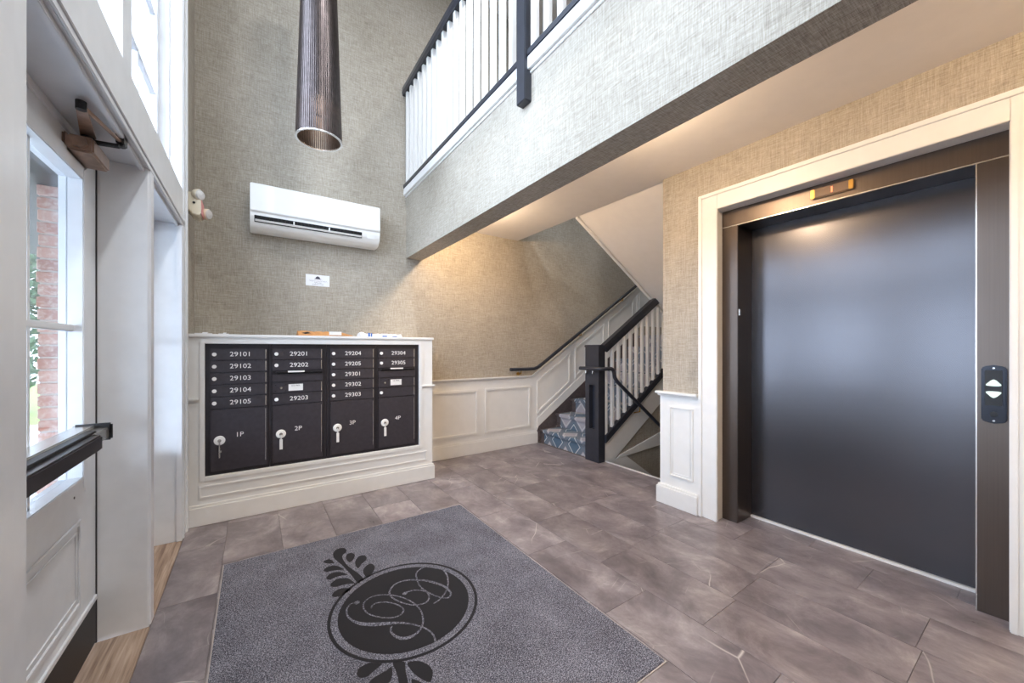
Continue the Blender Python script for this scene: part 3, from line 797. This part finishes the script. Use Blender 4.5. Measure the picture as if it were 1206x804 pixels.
cols = [(-0.262, 0.082), (0.118, 0.466), (0.524, 0.878), (0.916, 1.250)]
splits = [MX0, 0.100, 0.495, 0.897, MX1]
ROW = 0.0883; ZTOP = 1.25
spec = [(['29101', '29102', '29103', '29104', '29105'], '1P', 'first column of dark mailboxes, numbered 29101 to 29105 over parcel locker 1P'),
        (['29201', '29202', None, 'US', '29203'], '2P', 'second column of dark mailboxes with outgoing slot and parcel locker 2P'),
        (['29204', '29205', '29301', '29302', '29303'], '3P', 'third column of dark mailboxes, 29204 to 29303 over parcel locker 3P'),
        (['29304', '29305', None, 'US', ''], '4P', 'fourth column of dark mailboxes with outgoing slot and parcel locker 4P')]
YP = 3.468          # frame face
YD = 3.458          # door face
def lock(x, z, par):
    MB().cyl((x, YD, z), (x, YD-0.006, z), 0.0135, n=16).build('lock', 'letter', par)
for ci, (names, pcl, lab) in enumerate(spec):
    x0, x1 = cols[ci]
    mc = tag(empty('mailbox_column', ((x0+x1)/2, 3.52, MZ0)), lab, 'mailbox', 'columns of numbered mailboxes')
    m = MB(); m.box(splits[ci]+0.0008, splits[ci+1]-0.0008, YP, 3.59, MZ0+0.001, MZ1-0.001)
    ringx(m, x0-0.008, x1+0.008, 0.355, ZTOP+0.008, 0.006, YP-0.006, YP)
    m.build('body', 'mail_frame', mc)
    for ri, nm in enumerate(names):
        z1 = ZTOP - ROW*ri; z0 = z1 - ROW
        if nm is None:                                    # outgoing mail slot
            s = box('slot_plate', 'mail', mc, x0, x1, YD, YP, z0+0.003, z1-0.028, 0.002)
            box('slot_opening', 'gray_line', mc, x0+0.03, x1-0.004, YP-0.003, YP-0.0005, z1-0.026, z1-0.014)
            box('slot_lip', 'mail_frame', mc, x0+0.02, x1, YD-0.016, YP, z1-0.014, z1-0.006, 0.002)
            box('slot_label', 'letter', mc, x0+0.10, x0+0.215, YD-0.0175, YD-0.015, z1-0.012, z1-0.0)
            continue
        d_ = box('mailbox_door', 'mail', mc, x0, x1, YD, YP, z0+0.0025, z1-0.0025, 0.0025)
        zc = (z0+z1)/2
        box('edge_glint', 'silver', d_, x1-0.012, x1-0.006, YD-0.001, YD, z0+0.008, z1-0.008)
        if nm == 'US':
            pl = box('name_plate', 'letter', d_, x0+0.105, x0+0.205, YD-0.002, YD, zc-0.026, zc+0.026)
            text('U.S. MAIL', 0.015, 'sign_ink', d_, (x0+0.155, YD-0.0028, zc+0.014), name='plate_text')
            MB().cyl((x0+0.055, YD, zc), (x0+0.055, YD-0.005, zc), 0.008, n=12).build('lock', 'silver', d_)
            for dx in (0.018, 0.085):
                for dz in (-0.024, 0.024):
                    MB().cyl((x0+dx, YD, zc+dz), (x0+dx, YD-0.003, zc+dz), 0.0045, n=8).build('rivet', 'black_metal', d_)
        else:
            lock(x0+0.024, zc, d_)
            if nm: text(nm, 0.047, 'letter', d_, (x0+0.178, YD-0.0012, zc), sx=1.12)
    pd = box('parcel_door', 'mail', mc, x0, x1, YD, YP, 0.362, ZTOP-5*ROW-0.0025, 0.0025)
    box('edge_glint', 'silver', pd, x1-0.012, x1-0.008, YD-0.001, YD, 0.40, 0.79)
    text(pcl, 0.048, 'letter', pd, (x0+0.172, YD-0.0012, 0.612), sx=1.08)
    kx, kz = x0+0.054, 0.582
    MB().lathe((kx, YD, kz), [(0.0, 0.006), (0.016, 0.006), (0.030, 0.005), (0.034, 0.0)], 24, (0, -1, 0)).build('lock_plate', 'letter', pd, smooth=True)
    MB().cyl((kx, YD-0.005, kz), (kx, YD-0.013, kz), 0.011, n=16).build('lock', 'silver', pd)
    ky = MB(); ky.cyl((kx, YD-0.012, kz-0.004), (kx, YD-0.012, kz-0.05), 0.004, n=8)
    if ci == 0:
        ky.box(kx-0.004, kx+0.004, YD-0.014, YD-0.011, kz-0.125, kz-0.05); ky.box(kx+0.004, kx+0.012, YD-0.014, YD-0.011, kz-0.085, kz-0.07)
    else:
        ky.box(kx-0.010, kx+0.011, YD-0.014, YD-0.010, kz-0.118, kz-0.04)
    ky.build('key', 'letter' if ci else 'silver', pd)

# things lying on the cabinet
def crumple(name, mat, x0, x1, y0, y1, h, label, cat, seed, nx=18, ny=8, prof=None):
    rnd = random.Random(seed); m = MB(); top = []; vs = []
    for i in range(nx+1):
        for j in range(ny+1):
            u, v = i/nx, j/ny
            hh = h*(math.sin(PI*min(1, max(0, v)))**0.5)*(prof(u) if prof else 1)
            hh = max(0.004, hh*(0.8+0.4*rnd.random()))
            vs.append((x0+(x1-x0)*u+(rnd.random()-.5)*0.008, y0+(y1-y0)*v+(rnd.random()-.5)*0.012, 1.3525+hh))
    fs = [[i*(ny+1)+j, (i+1)*(ny+1)+j, (i+1)*(ny+1)+j+1, i*(ny+1)+j+1] for i in range(nx) for j in range(ny)]
    k = len(vs); vs += [(v[0], v[1], 1.3525) for v in vs]
    fs += [[f[3]+k, f[2]+k, f[1]+k, f[0]+k] for f in fs]
    bd = [i*(ny+1) for i in range(nx+1)] + [nx*(ny+1)+j for j in range(1, ny+1)] + [i*(ny+1)+ny for i in range(nx-1, -1, -1)] + [j for j in range(ny-1, 0, -1)]
    for a_, b_ in zip(bd, bd[1:]+bd[:1]): fs.append([a_, b_, b_+k, a_+k])
    m.add(vs, fs)
    return m
o = crumple('paper_bag', 'kraft', 0.295, 0.71, 3.50, 3.72, 0.042, '', '', 3, prof=lambda u: 0.95 if u < 0.75 else 0.95-(u-0.75)*2.4).build('paper_bag', 'kraft')
tag(o, 'crumpled brown paper bag lying on the white cabinet top', 'paper bag')
WLo = WL[o.name]
box('address_label', 'poly', o, 0.52, 0.615, 3.488, 3.496, 1.362, 1.39)
MB().prism([(0.315, 3.494, 1.376), (0.36, 3.494, 1.384), (0.385, 3.494, 1.374), (0.345, 3.494, 1.366)], (0, -0.004, 0)).build('torn_hole', 'gray_line', o)
o = crumple('poly_mailer', 'poly', 0.775, 1.14, 3.50, 3.66, 0.034, '', '', 8, prof=lambda u: 1.15 if u < 0.12 else 0.85).build('plastic_mailer', 'poly')
tag(o, 'flattened white plastic mailer with blue stripes on the cabinet top', 'parcel')
box('blue_stripe', 'blue_print', o, 0.835, 0.85, 3.488, 3.498, 1.354, 1.386)
box('blue_stripe', 'blue_print', o, 0.858, 0.868, 3.488, 3.498, 1.354, 1.384)
box('blue_stripe', 'blue_print', o, 0.96, 1.0, 3.489, 3.498, 1.354, 1.364)
box('blue_stripe', 'blue_print', o, 1.05, 1.09, 3.489, 3.498, 1.354, 1.362)
for x, wd, lb in ((-0.30, 0.05, 'torn white paper scrap at the wall end of the cabinet top'), (-0.185, 0.03, 'tiny curled paper scrap nearer the mailboxes on the cabinet top')):
    m = MB(); m.prism([(x-wd, 3.47, 1.3525), (x+wd, 3.475, 1.3525), (x+wd*0.7, 3.51, 1.3525), (x, 3.525, 1.3525), (x-wd*0.8, 3.50, 1.3525)], (0, 0, 0.005))
    m.prism([(x-wd*0.2, 3.48, 1.3575), (x+wd*0.4, 3.485, 1.3575), (x+wd*0.2, 3.50, 1.3575)], (0.006, 0.004, 0.008))
    tag(m.build('paper_scrap', 'poly'), lb, 'paper')

# ================================================================== WALL THINGS
ac = tag(empty('air_conditioner', (0.49, 3.88, 2.25)), 'white wall-mounted split air conditioner above the mailboxes', 'air conditioner')
AX0, AX1 = -0.03, 1.018
def acp(pts, x0, x1): return MB().prism([(x0, y, z) for y, z in pts], (x1-x0, 0, 0))
acp([(3.98, 2.245), (3.98, 2.615), (3.80, 2.625), (3.785, 2.615), (3.785, 2.36), (3.80, 2.30), (3.85, 2.255), (3.90, 2.245)], AX0, AX1).build('body', 'plastic_white', ac, 0.006)
acp([(3.785, 2.375), (3.785, 2.612), (3.775, 2.608), (3.768, 2.39)], AX0+0.004, AX1-0.004).build('front_panel', 'plastic_white', ac, 0.003)
acp([(3.792, 2.612), (3.88, 2.632), (3.90, 2.622), (3.80, 2.606)], AX0+0.006, AX1-0.006).build('top_grille', 'plastic_white', ac, 0.002)
acp([(3.7835, 2.353), (3.797, 2.30), (3.803, 2.302), (3.790, 2.355)], AX0+0.03, AX1-0.17).build('air_outlet', 'gray_line', ac)
acp([(3.776, 2.318), (3.788, 2.305), (3.793, 2.308), (3.781, 2.321)], AX0+0.035, AX1-0.175).build('louver', 'plastic_white', ac)
for x in (0.285, 0.565):
    acp([(3.770, 2.345), (3.786, 2.306), (3.80, 2.31), (3.788, 2.348)], x-0.005, x+0.005).build('louver_clip', 'plastic_white', ac)
for i in range(28):
    x = AX0+0.05+i*0.029
    acp([(3.781, 2.352), (3.790, 2.326), (3.793, 2.327), (3.784, 2.353)], x, x+0.003).build('vane', 'bar_brown', ac)
acp([(3.7865, 2.345), (3.795, 2.31), (3.797, 2.311), (3.789, 2.346)], AX1-0.12, AX1-0.05).build('display_window', 'plastic_white', ac)

sg = tag(box('wall_sign', 'sign', None, 0.394, 0.595, YB-0.004, YB, 1.835, 1.94, 0.001), 'small white notice with a dark tree emblem below the air conditioner', 'sign')
em = [(-0.034, 0), (-0.02, 0.006), (-0.015, 0.02), (0, 0.028), (0.015, 0.02), (0.02, 0.006), (0.034, 0)]
MB().prism([(0.494+a, YB-0.0045, 1.899+b) for a, b in em], (0, -0.001, 0)).build('emblem', 'sign_ink', sg)
def ink_line(x0, x1, z, amp, n, wd, seed):
    """one line of handwriting-like print, too small to read in the photograph"""
    r_ = random.Random(seed); m = MB(); pts = []
    for k in range(n+1):
        pts.append(Vector((x0+(x1-x0)*k/n, z + amp*(1 if k % 2 else -1)*r_.uniform(0.3, 1.0))))
    P = spline(pts, 4)
    for p, q in zip(P, P[1:]):
        if r_.random() < 0.06: continue
        m.prism([(p.x, YB-0.0045, p.y-wd), (q.x, YB-0.0045, q.y-wd), (q.x, YB-0.0045, q.y+wd), (p.x, YB-0.0045, p.y+wd)], (0, -0.0006, 0))
    m.build('printed_line', 'sign_ink', sg)
ink_line(0.42, 0.572, 1.882, 0.008, 26, 0.0012, 2)
ink_line(0.465, 0.528, 1.865, 0.003, 22, 0.001, 3)
ink_line(0.448, 0.545, 1.85, 0.003, 32, 0.001, 4)

# emergency light on the entry wall
eml = tag(empty('emergency_light', (-0.36, 3.54, 2.19)), 'cream twin-head emergency light on the entry wall beside the casing', 'emergency light')
MB().prism([(-0.40, 3.45, 2.345), (-0.335, 3.45, 2.345), (-0.312, 3.45, 2.30), (-0.312, 3.45, 2.205), (-0.325, 3.45, 2.185), (-0.36, 3.45, 2.19), (-0.40, 3.45, 2.25)], (0, 0.17, 0)).build('housing', 'plastic_cream', eml, 0.006)
box('side_label', 'red_label', eml, -0.311, -0.308, 3.46, 3.61, 2.20, 2.30)
MB().cyl((-0.35, 3.449, 2.272), (-0.35, 3.446, 2.272), 0.008, n=10).build('test_button', 'black_metal', eml)
for (c, dr) in (((-0.335, 3.47, 2.335), (0.75, -0.6, -0.1)), ((-0.30, 3.60, 2.245), (0.85, -0.45, -0.15))):
    dv = Vector(dr).normalized(); c = Vector(c)
    h = MB().lathe(c - dv*0.025, [(0.0, 0.0), (0.026, 0.0), (0.037, 0.018), (0.040, 0.045), (0.037, 0.05)], 24, dv).build('lamp_head', 'plastic_cream', eml, smooth=True)
    MB().lathe(c - dv*0.025, [(0.037, 0.047), (0.03, 0.056), (0.0, 0.062)], 24, dv).build('lens', 'lamp_lens', h, smooth=True)

# ================================================================== PENDANT
pn_ = tag(empty('pendant_lamp', (0.40, 3.10, 2.78)), 'long ribbed metal tube pendant lamp hanging in front of the back wall', 'lamp')
PC = Vector((0.395, 3.10, 0)); PZ0, PZ1 = 2.78, 4.55
def pr(z): return 0.151 - (z-PZ0)*0.032
NRB = 64
cage = MB()
for i in range(NRB):
    t = 2*PI*i/NRB; dvec = Vector((math.cos(t), math.sin(t), 0)); sd = Vector((-math.sin(t), math.cos(t), 0))
    vs = []
    for z in (PZ0, PZ1):
        r = pr(z); hw = 0.0049
        for (dr, ds) in ((-0.006, -hw), (0.004, -hw), (0.004, hw), (-0.006, hw)):
            vs.append(PC + dvec*(r+dr) + sd*ds + Vector((0, 0, z)))
    cage.add(vs, [[0,3,2,1],[4,5,6,7],[0,1,5,4],[1,2,6,5],[2,3,7,6],[3,0,4,7]])
cg = cage.build('rod_cage', 'bronze', pn_); cg['kind'] = 'stuff'
def ringz(z, h=0.008):
    r = pr(z); return MB().lathe(PC+Vector((0, 0, z)), [(r-0.008, 0), (r+0.006, 0), (r+0.006, h), (r-0.008, h), (r-0.008, 0)], 48)
ringz(PZ0-0.006).build('bottom_ring', 'silver', pn_, smooth=True)
for z in (PZ1,): ringz(z).build('hoop', 'bronze', pn_, smooth=True)
MB().lathe(PC, [(pr(3.04)-0.016, 3.04), (pr(3.04)-0.013, 3.04), (pr(PZ1)-0.013, PZ1-0.02), (0.0, PZ1-0.02), (0.0, PZ1-0.024), (pr(PZ1)-0.016, PZ1-0.024), (pr(3.04)-0.016, 3.04)], 40).build('light_sleeve', 'bar_brown', pn_, smooth=True)  # opaque sleeve added to keep lamp glow from the rod gaps
MB().cyl(PC+Vector((0, 0, PZ1-0.02)), PC+Vector((0, 0, ZT)), 0.006, n=8).build('cable', 'black_metal', pn_)
MB().lathe(PC+Vector((0, 0, 3.42)), [(0.0, -0.016), (0.06, -0.014), (0.075, -0.004), (0.075, 0.0)], 24).build('lamp_disc', 'lamp_face', pn_, smooth=True)
pl_ = bpy.data.lights.new('pendant_light', 'SPOT'); pl_.energy = 45; pl_.color = (1.0, 0.80, 0.58); pl_.spot_size = math.radians(110); pl_.spot_blend = 0.9; pl_.shadow_soft_size = 0.06
plo = bpy.data.objects.new('pendant_light', pl_); COL.objects.link(plo); plo.parent = pn_; plo.location = Vector((0.395, 3.10, 3.25)) - WL[pn_.name]

# corridor dome lamps, and unseen fill lamps added in the high ceiling
def fill_downlight(x, y, z, power, col, label, mat='lamp_face', r=0.07, grp=None, spot=150):
    o = tag(empty('ceiling_lamp', (x, y, z)), label, 'lamp', grp)
    MB().lathe((x, y, z-0.006), [(r, 0.0), (r+0.018, 0.0), (r+0.02, 0.006), (r, 0.006), (r, 0.0)], 32).build('trim_ring', 'white', o, smooth=True)
    MB().lathe((x, y, z-0.003), [(0.0, 0.0), (r, 0.0), (r, 0.003)], 32).build('diffuser', mat, o)
    l = bpy.data.lights.new('lamp_light', 'AREA'); l.shape = 'DISK'; l.size = 2*r; l.energy = power; l.color = col
    lo = bpy.data.objects.new('lamp_light', l); COL.objects.link(lo); lo.parent = o; lo.location = (0, 0, -0.012)
    return o
WARM = (1.0, 0.74, 0.48)
def dome_lamp(x, y, z, power, label):
    o = tag(empty('ceiling_lamp', (x, y, z)), label, 'lamp', 'corridor ceiling lamps')
    MB().lathe((x, y, z), [(0.0, 0.0), (0.15, 0.0), (0.15, -0.015), (0.135, -0.018), (0.0, -0.018)], 32).build('rim', 'white', o, smooth=True)
    MB().lathe((x, y, z-0.018), [(0.13, 0.0), (0.115, -0.035), (0.07, -0.06), (0.0, -0.07)], 32).build('glass_dome', 'lamp_face', o, smooth=True)
    l = bpy.data.lights.new('lamp_light', 'POINT'); l.shadow_soft_size = 0.05; l.energy = power; l.color = WARM
    lo = bpy.data.objects.new('lamp_light', l); COL.objects.link(lo); lo.parent = o; lo.location = (0, 0, -0.15)
dome_lamp(1.75, 3.25, ZC, 21, 'round dome ceiling lamp nearest the back wall under the balcony')
dome_lamp(1.75, 1.38, ZC, 15, 'round dome ceiling lamp opposite the elevator')
dome_lamp(1.75, -0.9, ZC, 45, 'unseen dome fill lamp added behind the viewpoint')  # added out of view to brighten the cabinet fronts
for (x, y, lb) in ((0.85, 1.6, 'unseen round fill lamp added high above the mat'), (0.85, -0.8, 'unseen round fill lamp added high above the lobby rear'), (2.1, 1.0, 'unseen round fill lamp added above the upper balcony'), (5.2, 3.0, 'unseen round fill lamp added above the stair landing')):
    fill_downlight(x, y, ZT, 8 if x > 4 else (55 if y < 0 else 30), (0.95, 0.98, 1.0), lb, 'fill_face_high', 0.11, 'unseen high fill lamps')

# ================================================================== MAT
mt_ = tag(empty('door_mat', (0.603, 1.82, 0)), 'large grey entrance mat with a black monogram emblem', 'mat')
MXa, MXb, MYa, MYb = -0.143, 1.352, 0.905, 2.724
box('rubber_edge', 'mat_edge', mt_, MXa-0.005, MXb+0.005, MYa-0.005, MYb+0.005, 0.0005, 0.004)
box('pile', 'mat', mt_, MXa, MXb, MYa, MYb, 0.002, 0.009, 0.002)
ZM = 0.0092
def disc(name, mat, r0, r1, z, n=72, c=(0.610, 1.814)):
    vs = []; fs = []
    for i in range(n):
        t = 2*PI*i/n
        for r in (r0, r1): vs.append((c[0]+r*math.cos(t), c[1]+r*math.sin(t)*1.02, z))
    for i in range(n): fs.append([2*i, 2*((i+1) % n), 2*((i+1) % n)+1, 2*i+1])
    if r0 <= 0.0: vs = [(c[0], c[1], z)] + [v for k, v in enumerate(vs) if k % 2]; fs = [[0, 1+i, 1+(i+1) % n] for i in range(n)]
    return MB().add(vs, fs).build(name, mat, mt_)
disc('emblem_ring', 'mat_black', 0.331, 0.345, ZM+0.0004)
emb = disc('emblem_disc', 'mat_black', 0.0, 0.302, ZM+0.0004)
LOGO = {"stroke_a": [[0.412, 1.954], [0.388, 1.96], [0.367, 1.936], [0.357, 1.893], [0.367, 1.843], [0.394, 1.798], [0.442, 1.757], [0.496, 1.728], [0.55, 1.696], [0.598, 1.647], [0.628, 1.599], [0.64, 1.555], [0.638, 1.522], [0.628, 1.496]], "stroke_b": [[0.461, 1.872], [0.472, 1.89], [0.497, 1.895], [0.532, 1.877], [0.565, 1.839], [0.584, 1.797], [0.583, 1.768], [0.562, 1.749], [0.528, 1.751], [0.496, 1.771], [0.461, 1.808], [0.437, 1.852], [0.432, 1.9], [0.447, 1.938], [0.482, 1.956], [0.524, 1.947], [0.565, 1.92], [0.602, 1.877], [0.63, 1.826], [0.647, 1.772], [0.65, 1.716], [0.639, 1.663], [0.619, 1.624], [0.59, 1.599], [0.558, 1.591], [0.525, 1.601], [0.502, 1.634], [0.495, 1.672], [0.507, 1.7]], "stroke_c": [[0.721, 1.735], [0.771, 1.755], [0.828, 1.812], [0.869, 1.902], [0.871, 1.981], [0.845, 2.031], [0.8, 2.056], [0.745, 2.031], [0.723, 1.972], [0.715, 1.894], [0.734, 1.822], [0.767, 1.758], [0.799, 1.736], [0.823, 1.761], [0.82, 1.822], [0.786, 1.891], [0.744, 1.943], [0.674, 1.991], [0.614, 1.992], [0.573, 1.953], [0.565, 1.906], [0.589, 1.839], [0.636, 1.781], [0.686, 1.763], [0.72, 1.79], [0.723, 1.841], [0.685, 1.884], [0.636, 1.895]], "blob_a": [[0.414, 1.952]], "blob_c": [[0.63, 1.889]], "leaf": {"stem": [[0.452, 2.116], [0.437, 2.221], [0.415, 2.338], [0.392, 2.432], [0.391, 2.488], [0.408, 2.528], [0.437, 2.546], [0.461, 2.53], [0.469, 2.498], [0.457, 2.466], [0.44, 2.454], [0.432, 2.421], [0.434, 2.356], [0.452, 2.273], [0.474, 2.206], [0.484, 2.152], [0.486, 2.124], [0.468, 2.119]], "l1": [[0.332, 2.436], [0.348, 2.45], [0.367, 2.444], [0.38, 2.413], [0.381, 2.389], [0.362, 2.395], [0.342, 2.411]], "l2": [[0.32, 2.339], [0.335, 2.363], [0.362, 2.366], [0.39, 2.347], [0.408, 2.313], [0.415, 2.286], [0.39, 2.298], [0.362, 2.31], [0.333, 2.316]], "l3": [[0.321, 2.254], [0.334, 2.277], [0.359, 2.289], [0.387, 2.279], [0.409, 2.254], [0.424, 2.223], [0.4, 2.23], [0.371, 2.236], [0.345, 2.229], [0.327, 2.235]], "l4": [[0.33, 2.178], [0.343, 2.199], [0.368, 2.213], [0.396, 2.205], [0.421, 2.182], [0.433, 2.147], [0.439, 2.121], [0.412, 2.133], [0.384, 2.141], [0.352, 2.144], [0.332, 2.159]], "l5": [[0.322, 2.081], [0.333, 2.101], [0.355, 2.115], [0.379, 2.113], [0.401, 2.098], [0.414, 2.083], [0.395, 2.067], [0.368, 2.054], [0.345, 2.054], [0.327, 2.064]], "r1": [[0.448, 2.405], [0.459, 2.441], [0.478, 2.451], [0.496, 2.433], [0.497, 2.399], [0.479, 2.362], [0.459, 2.344], [0.45, 2.366]], "r2": [[0.481, 2.319], [0.493, 2.353], [0.516, 2.381], [0.54, 2.379], [0.551, 2.346], [0.538, 2.311], [0.51, 2.289], [0.489, 2.255], [0.479, 2.274]], "r3": [[0.5, 2.206], [0.515, 2.24], [0.541, 2.263], [0.562, 2.253], [0.565, 2.211], [0.547, 2.175], [0.527, 2.15], [0.506, 2.133], [0.499, 2.16]], "b1": [[0.415, 1.52], [0.397, 1.537], [0.369, 1.553], [0.336, 1.548], [0.323, 1.526], [0.329, 1.502], [0.352, 1.492], [0.378, 1.501], [0.401, 1.512]], "b2": [[0.501, 1.468], [0.538, 1.452], [0.561, 1.419], [0.568, 1.383], [0.557, 1.353], [0.539, 1.336], [0.521, 1.362], [0.504, 1.404], [0.499, 1.437]], "b_stem": [[0.453, 1.5], [0.491, 1.479], [0.481, 1.434], [0.474, 1.387], [0.462, 1.346], [0.458, 1.303], [0.421, 1.328], [0.433, 1.366], [0.445, 1.407], [0.45, 1.455]], "b3": [[0.441, 1.484], [0.419, 1.477], [0.387, 1.476], [0.359, 1.466], [0.344, 1.447], [0.358, 1.424], [0.391, 1.415], [0.419, 1.424], [0.435, 1.45]], "b4": [[0.487, 1.386], [0.506, 1.365], [0.524, 1.325], [0.532, 1.279], [0.525, 1.251], [0.503, 1.273], [0.486, 1.31], [0.481, 1.347]]}}
def flat(name, pts, mat, par, z, k=5):
    P = spline([Vector(p) for p in pts], k, True)
    return MB().add([(p.x, p.y, z) for p in P], [list(range(len(P)))]).build(name, mat, par)
def stroke(name, pts, wfun, par, z):
    P = spline([Vector(p) for p in pts], 8); n = len(P); vs = []; fs = []
    for i, p in enumerate(P):
        t = (P[min(n-1, i+1)] - P[max(0, i-1)]).normalized(); q = Vector((-t.y, t.x)); wd = wfun(i/(n-1))
        vs += [(p.x+q.x*wd, p.y+q.y*wd, z), (p.x-q.x*wd, p.y-q.y*wd, z)]
    for i in range(n-1): fs.append([2*i, 2*i+1, 2*i+3, 2*i+2])
    return MB().add(vs, fs).build(name, 'mat', par)
stroke('monogram_stroke', LOGO['stroke_a'], lambda t: 0.0038 + 0.0075*math.exp(-((t-0.47)/0.13)**2), emb, ZM+0.0008)
stroke('monogram_stroke', LOGO['stroke_b'], lambda t: 0.0036 + 0.0050*math.exp(-((t-0.88)/0.06)**2), emb, ZM+0.0010)
stroke('monogram_stroke', LOGO['stroke_c'], lambda t: 0.0040 + 0.0035*math.exp(-((t-0.56)/0.08)**2), emb, ZM+0.0012)
for key, r in (('blob_a', 0.013), ('blob_c', 0.012)):
    c = LOGO[key][0]; flat('monogram_dot', [(c[0]+r*math.cos(t*PI/4), c[1]+r*math.sin(t*PI/4)) for t in range(8)], 'mat', emb, ZM+0.0014, 3)
for nm, pts in LOGO['leaf'].items():
    flat('emblem_stem' if 'stem' in nm else 'emblem_leaf', pts, 'mat_black', mt_, ZM+0.0004)

# ================================================================== OUTSIDE THE DOOR
struct(box('ground_outside', 'ground_out', None, -40, -0.62, -30, 60, -0.10, -0.02))
lw = tag(box('lawn', 'grass_out', None, -9, -2.3, 9.6, 21, -0.02, -0.0195), 'strip of green lawn outside beyond the brick pier', 'lawn'); lw['kind'] = 'stuff'
pier = tag(empty('brick_pier', (-0.79, 3.4, -0.02)), 'weathered red brick pier outside the entrance door glass', 'pillar')
box('mortar_core', 'mortar', pier, -0.967, -0.63, 3.155, 3.6, -0.02, 2.30)
CH = 0.0677; src = {}
for i in range(34):
    z = -0.015 + CH*i
    for (a, b) in (((-0.975, -0.782), (-0.772, -0.63)) if i % 2 == 0 else ((-0.975, -0.879), (-0.869, -0.676))):
        key = round(b-a, 3)
        jit = random.uniform(-0.003, 0.003)
        if key not in src:
            src[key] = MB().box(a, b, 3.145, 3.235, z, z+CH-0.010).build('brick', 'brick', pier, 0.004, seg=1)
        else: share(src[key], 'brick', pier, ((a+b)/2+jit, 3.19+jit, z))
    for (a, b) in ((3.245, 3.43),) if i % 2 == 0 else ((3.245, 3.34),):
        key = ('s', round(b-a, 3))
        if key not in src: src[key] = MB().box(-0.977, -0.90, a, b, z, z+CH-0.010).build('brick', 'brick', pier, 0.004, seg=1)
        else: share(src[key], 'brick', pier, (-0.9385, (a+b)/2, z))
pc = MB(); pc.box(-4.0, -0.62, -2.5, 5.5, 2.14, 2.28); pc.box(-4.0, -3.85, -2.5, 5.5, 2.04, 2.14)  # porch roof carried further out, unseen, to shade the brick pier
struct(pc.build('porch_roof', 'dark_soffit'))
# cypress hedge, far house
rnd = random.Random(5)
def shrub(x, y, z0, h, r, label, nm='cypress_tree', n=900):
    o = tag(empty(nm, (x, y, 0)), label, 'tree', 'trees outside')
    MB().cyl((x, y, -0.0195), (x, y, z0+h*0.6), 0.09, 0.04, 8).build('trunk', 'brown_step', o)
    m = MB()
    for i in range(n):
        t = rnd.random(); ang = rnd.random()*2*PI; rr = r*(1-t*0.75)*math.sqrt(rnd.random())
        c = Vector((x+rr*math.cos(ang), y+rr*math.sin(ang), z0+h*t)); s_ = 0.10
        a = Vector((rnd.uniform(-1, 1), rnd.uniform(-1, 1), rnd.uniform(-1, 1))).normalized(); b = a.orthogonal().normalized()
        m.add([c-a*s_, c+b*s_*0.5, c+a*s_, c-b*s_*0.5], [[0, 1, 2, 3]])
    f = m.build('foliage', 'leaf_out', o); f['kind'] = 'stuff'
shrub(-3.75, 11.2, 0.5, 2.6, 0.9, 'dark green cypress tree seen through the door glass')
shrub(-6.2, 13.0, 0.4, 2.4, 0.9, 'second dark green cypress tree farther along the lawn')
hs = tag(empty('house', (-9, 24, 0)), 'pale house far outside beyond the trees', 'house')
box('wall', 'house_out', hs, -14, -5.5, 22, 27, -0.02, 4.2)
MB().prism([(-14.4, 21.6, 4.2), (-5.1, 21.6, 4.2), (-9.75, 21.6, 6.4)], (0, 5.8, 0)).build('roof', 'dark_soffit', hs)
for x in (-7.5, -10.5): 
    wv = box('window', 'white_frame', hs, x-0.6, x+0.6, 21.95, 22.02, 1.2, 2.8); box('pane', 'blue_print', wv, x-0.5, x+0.5, 21.93, 21.95, 1.3, 2.7)
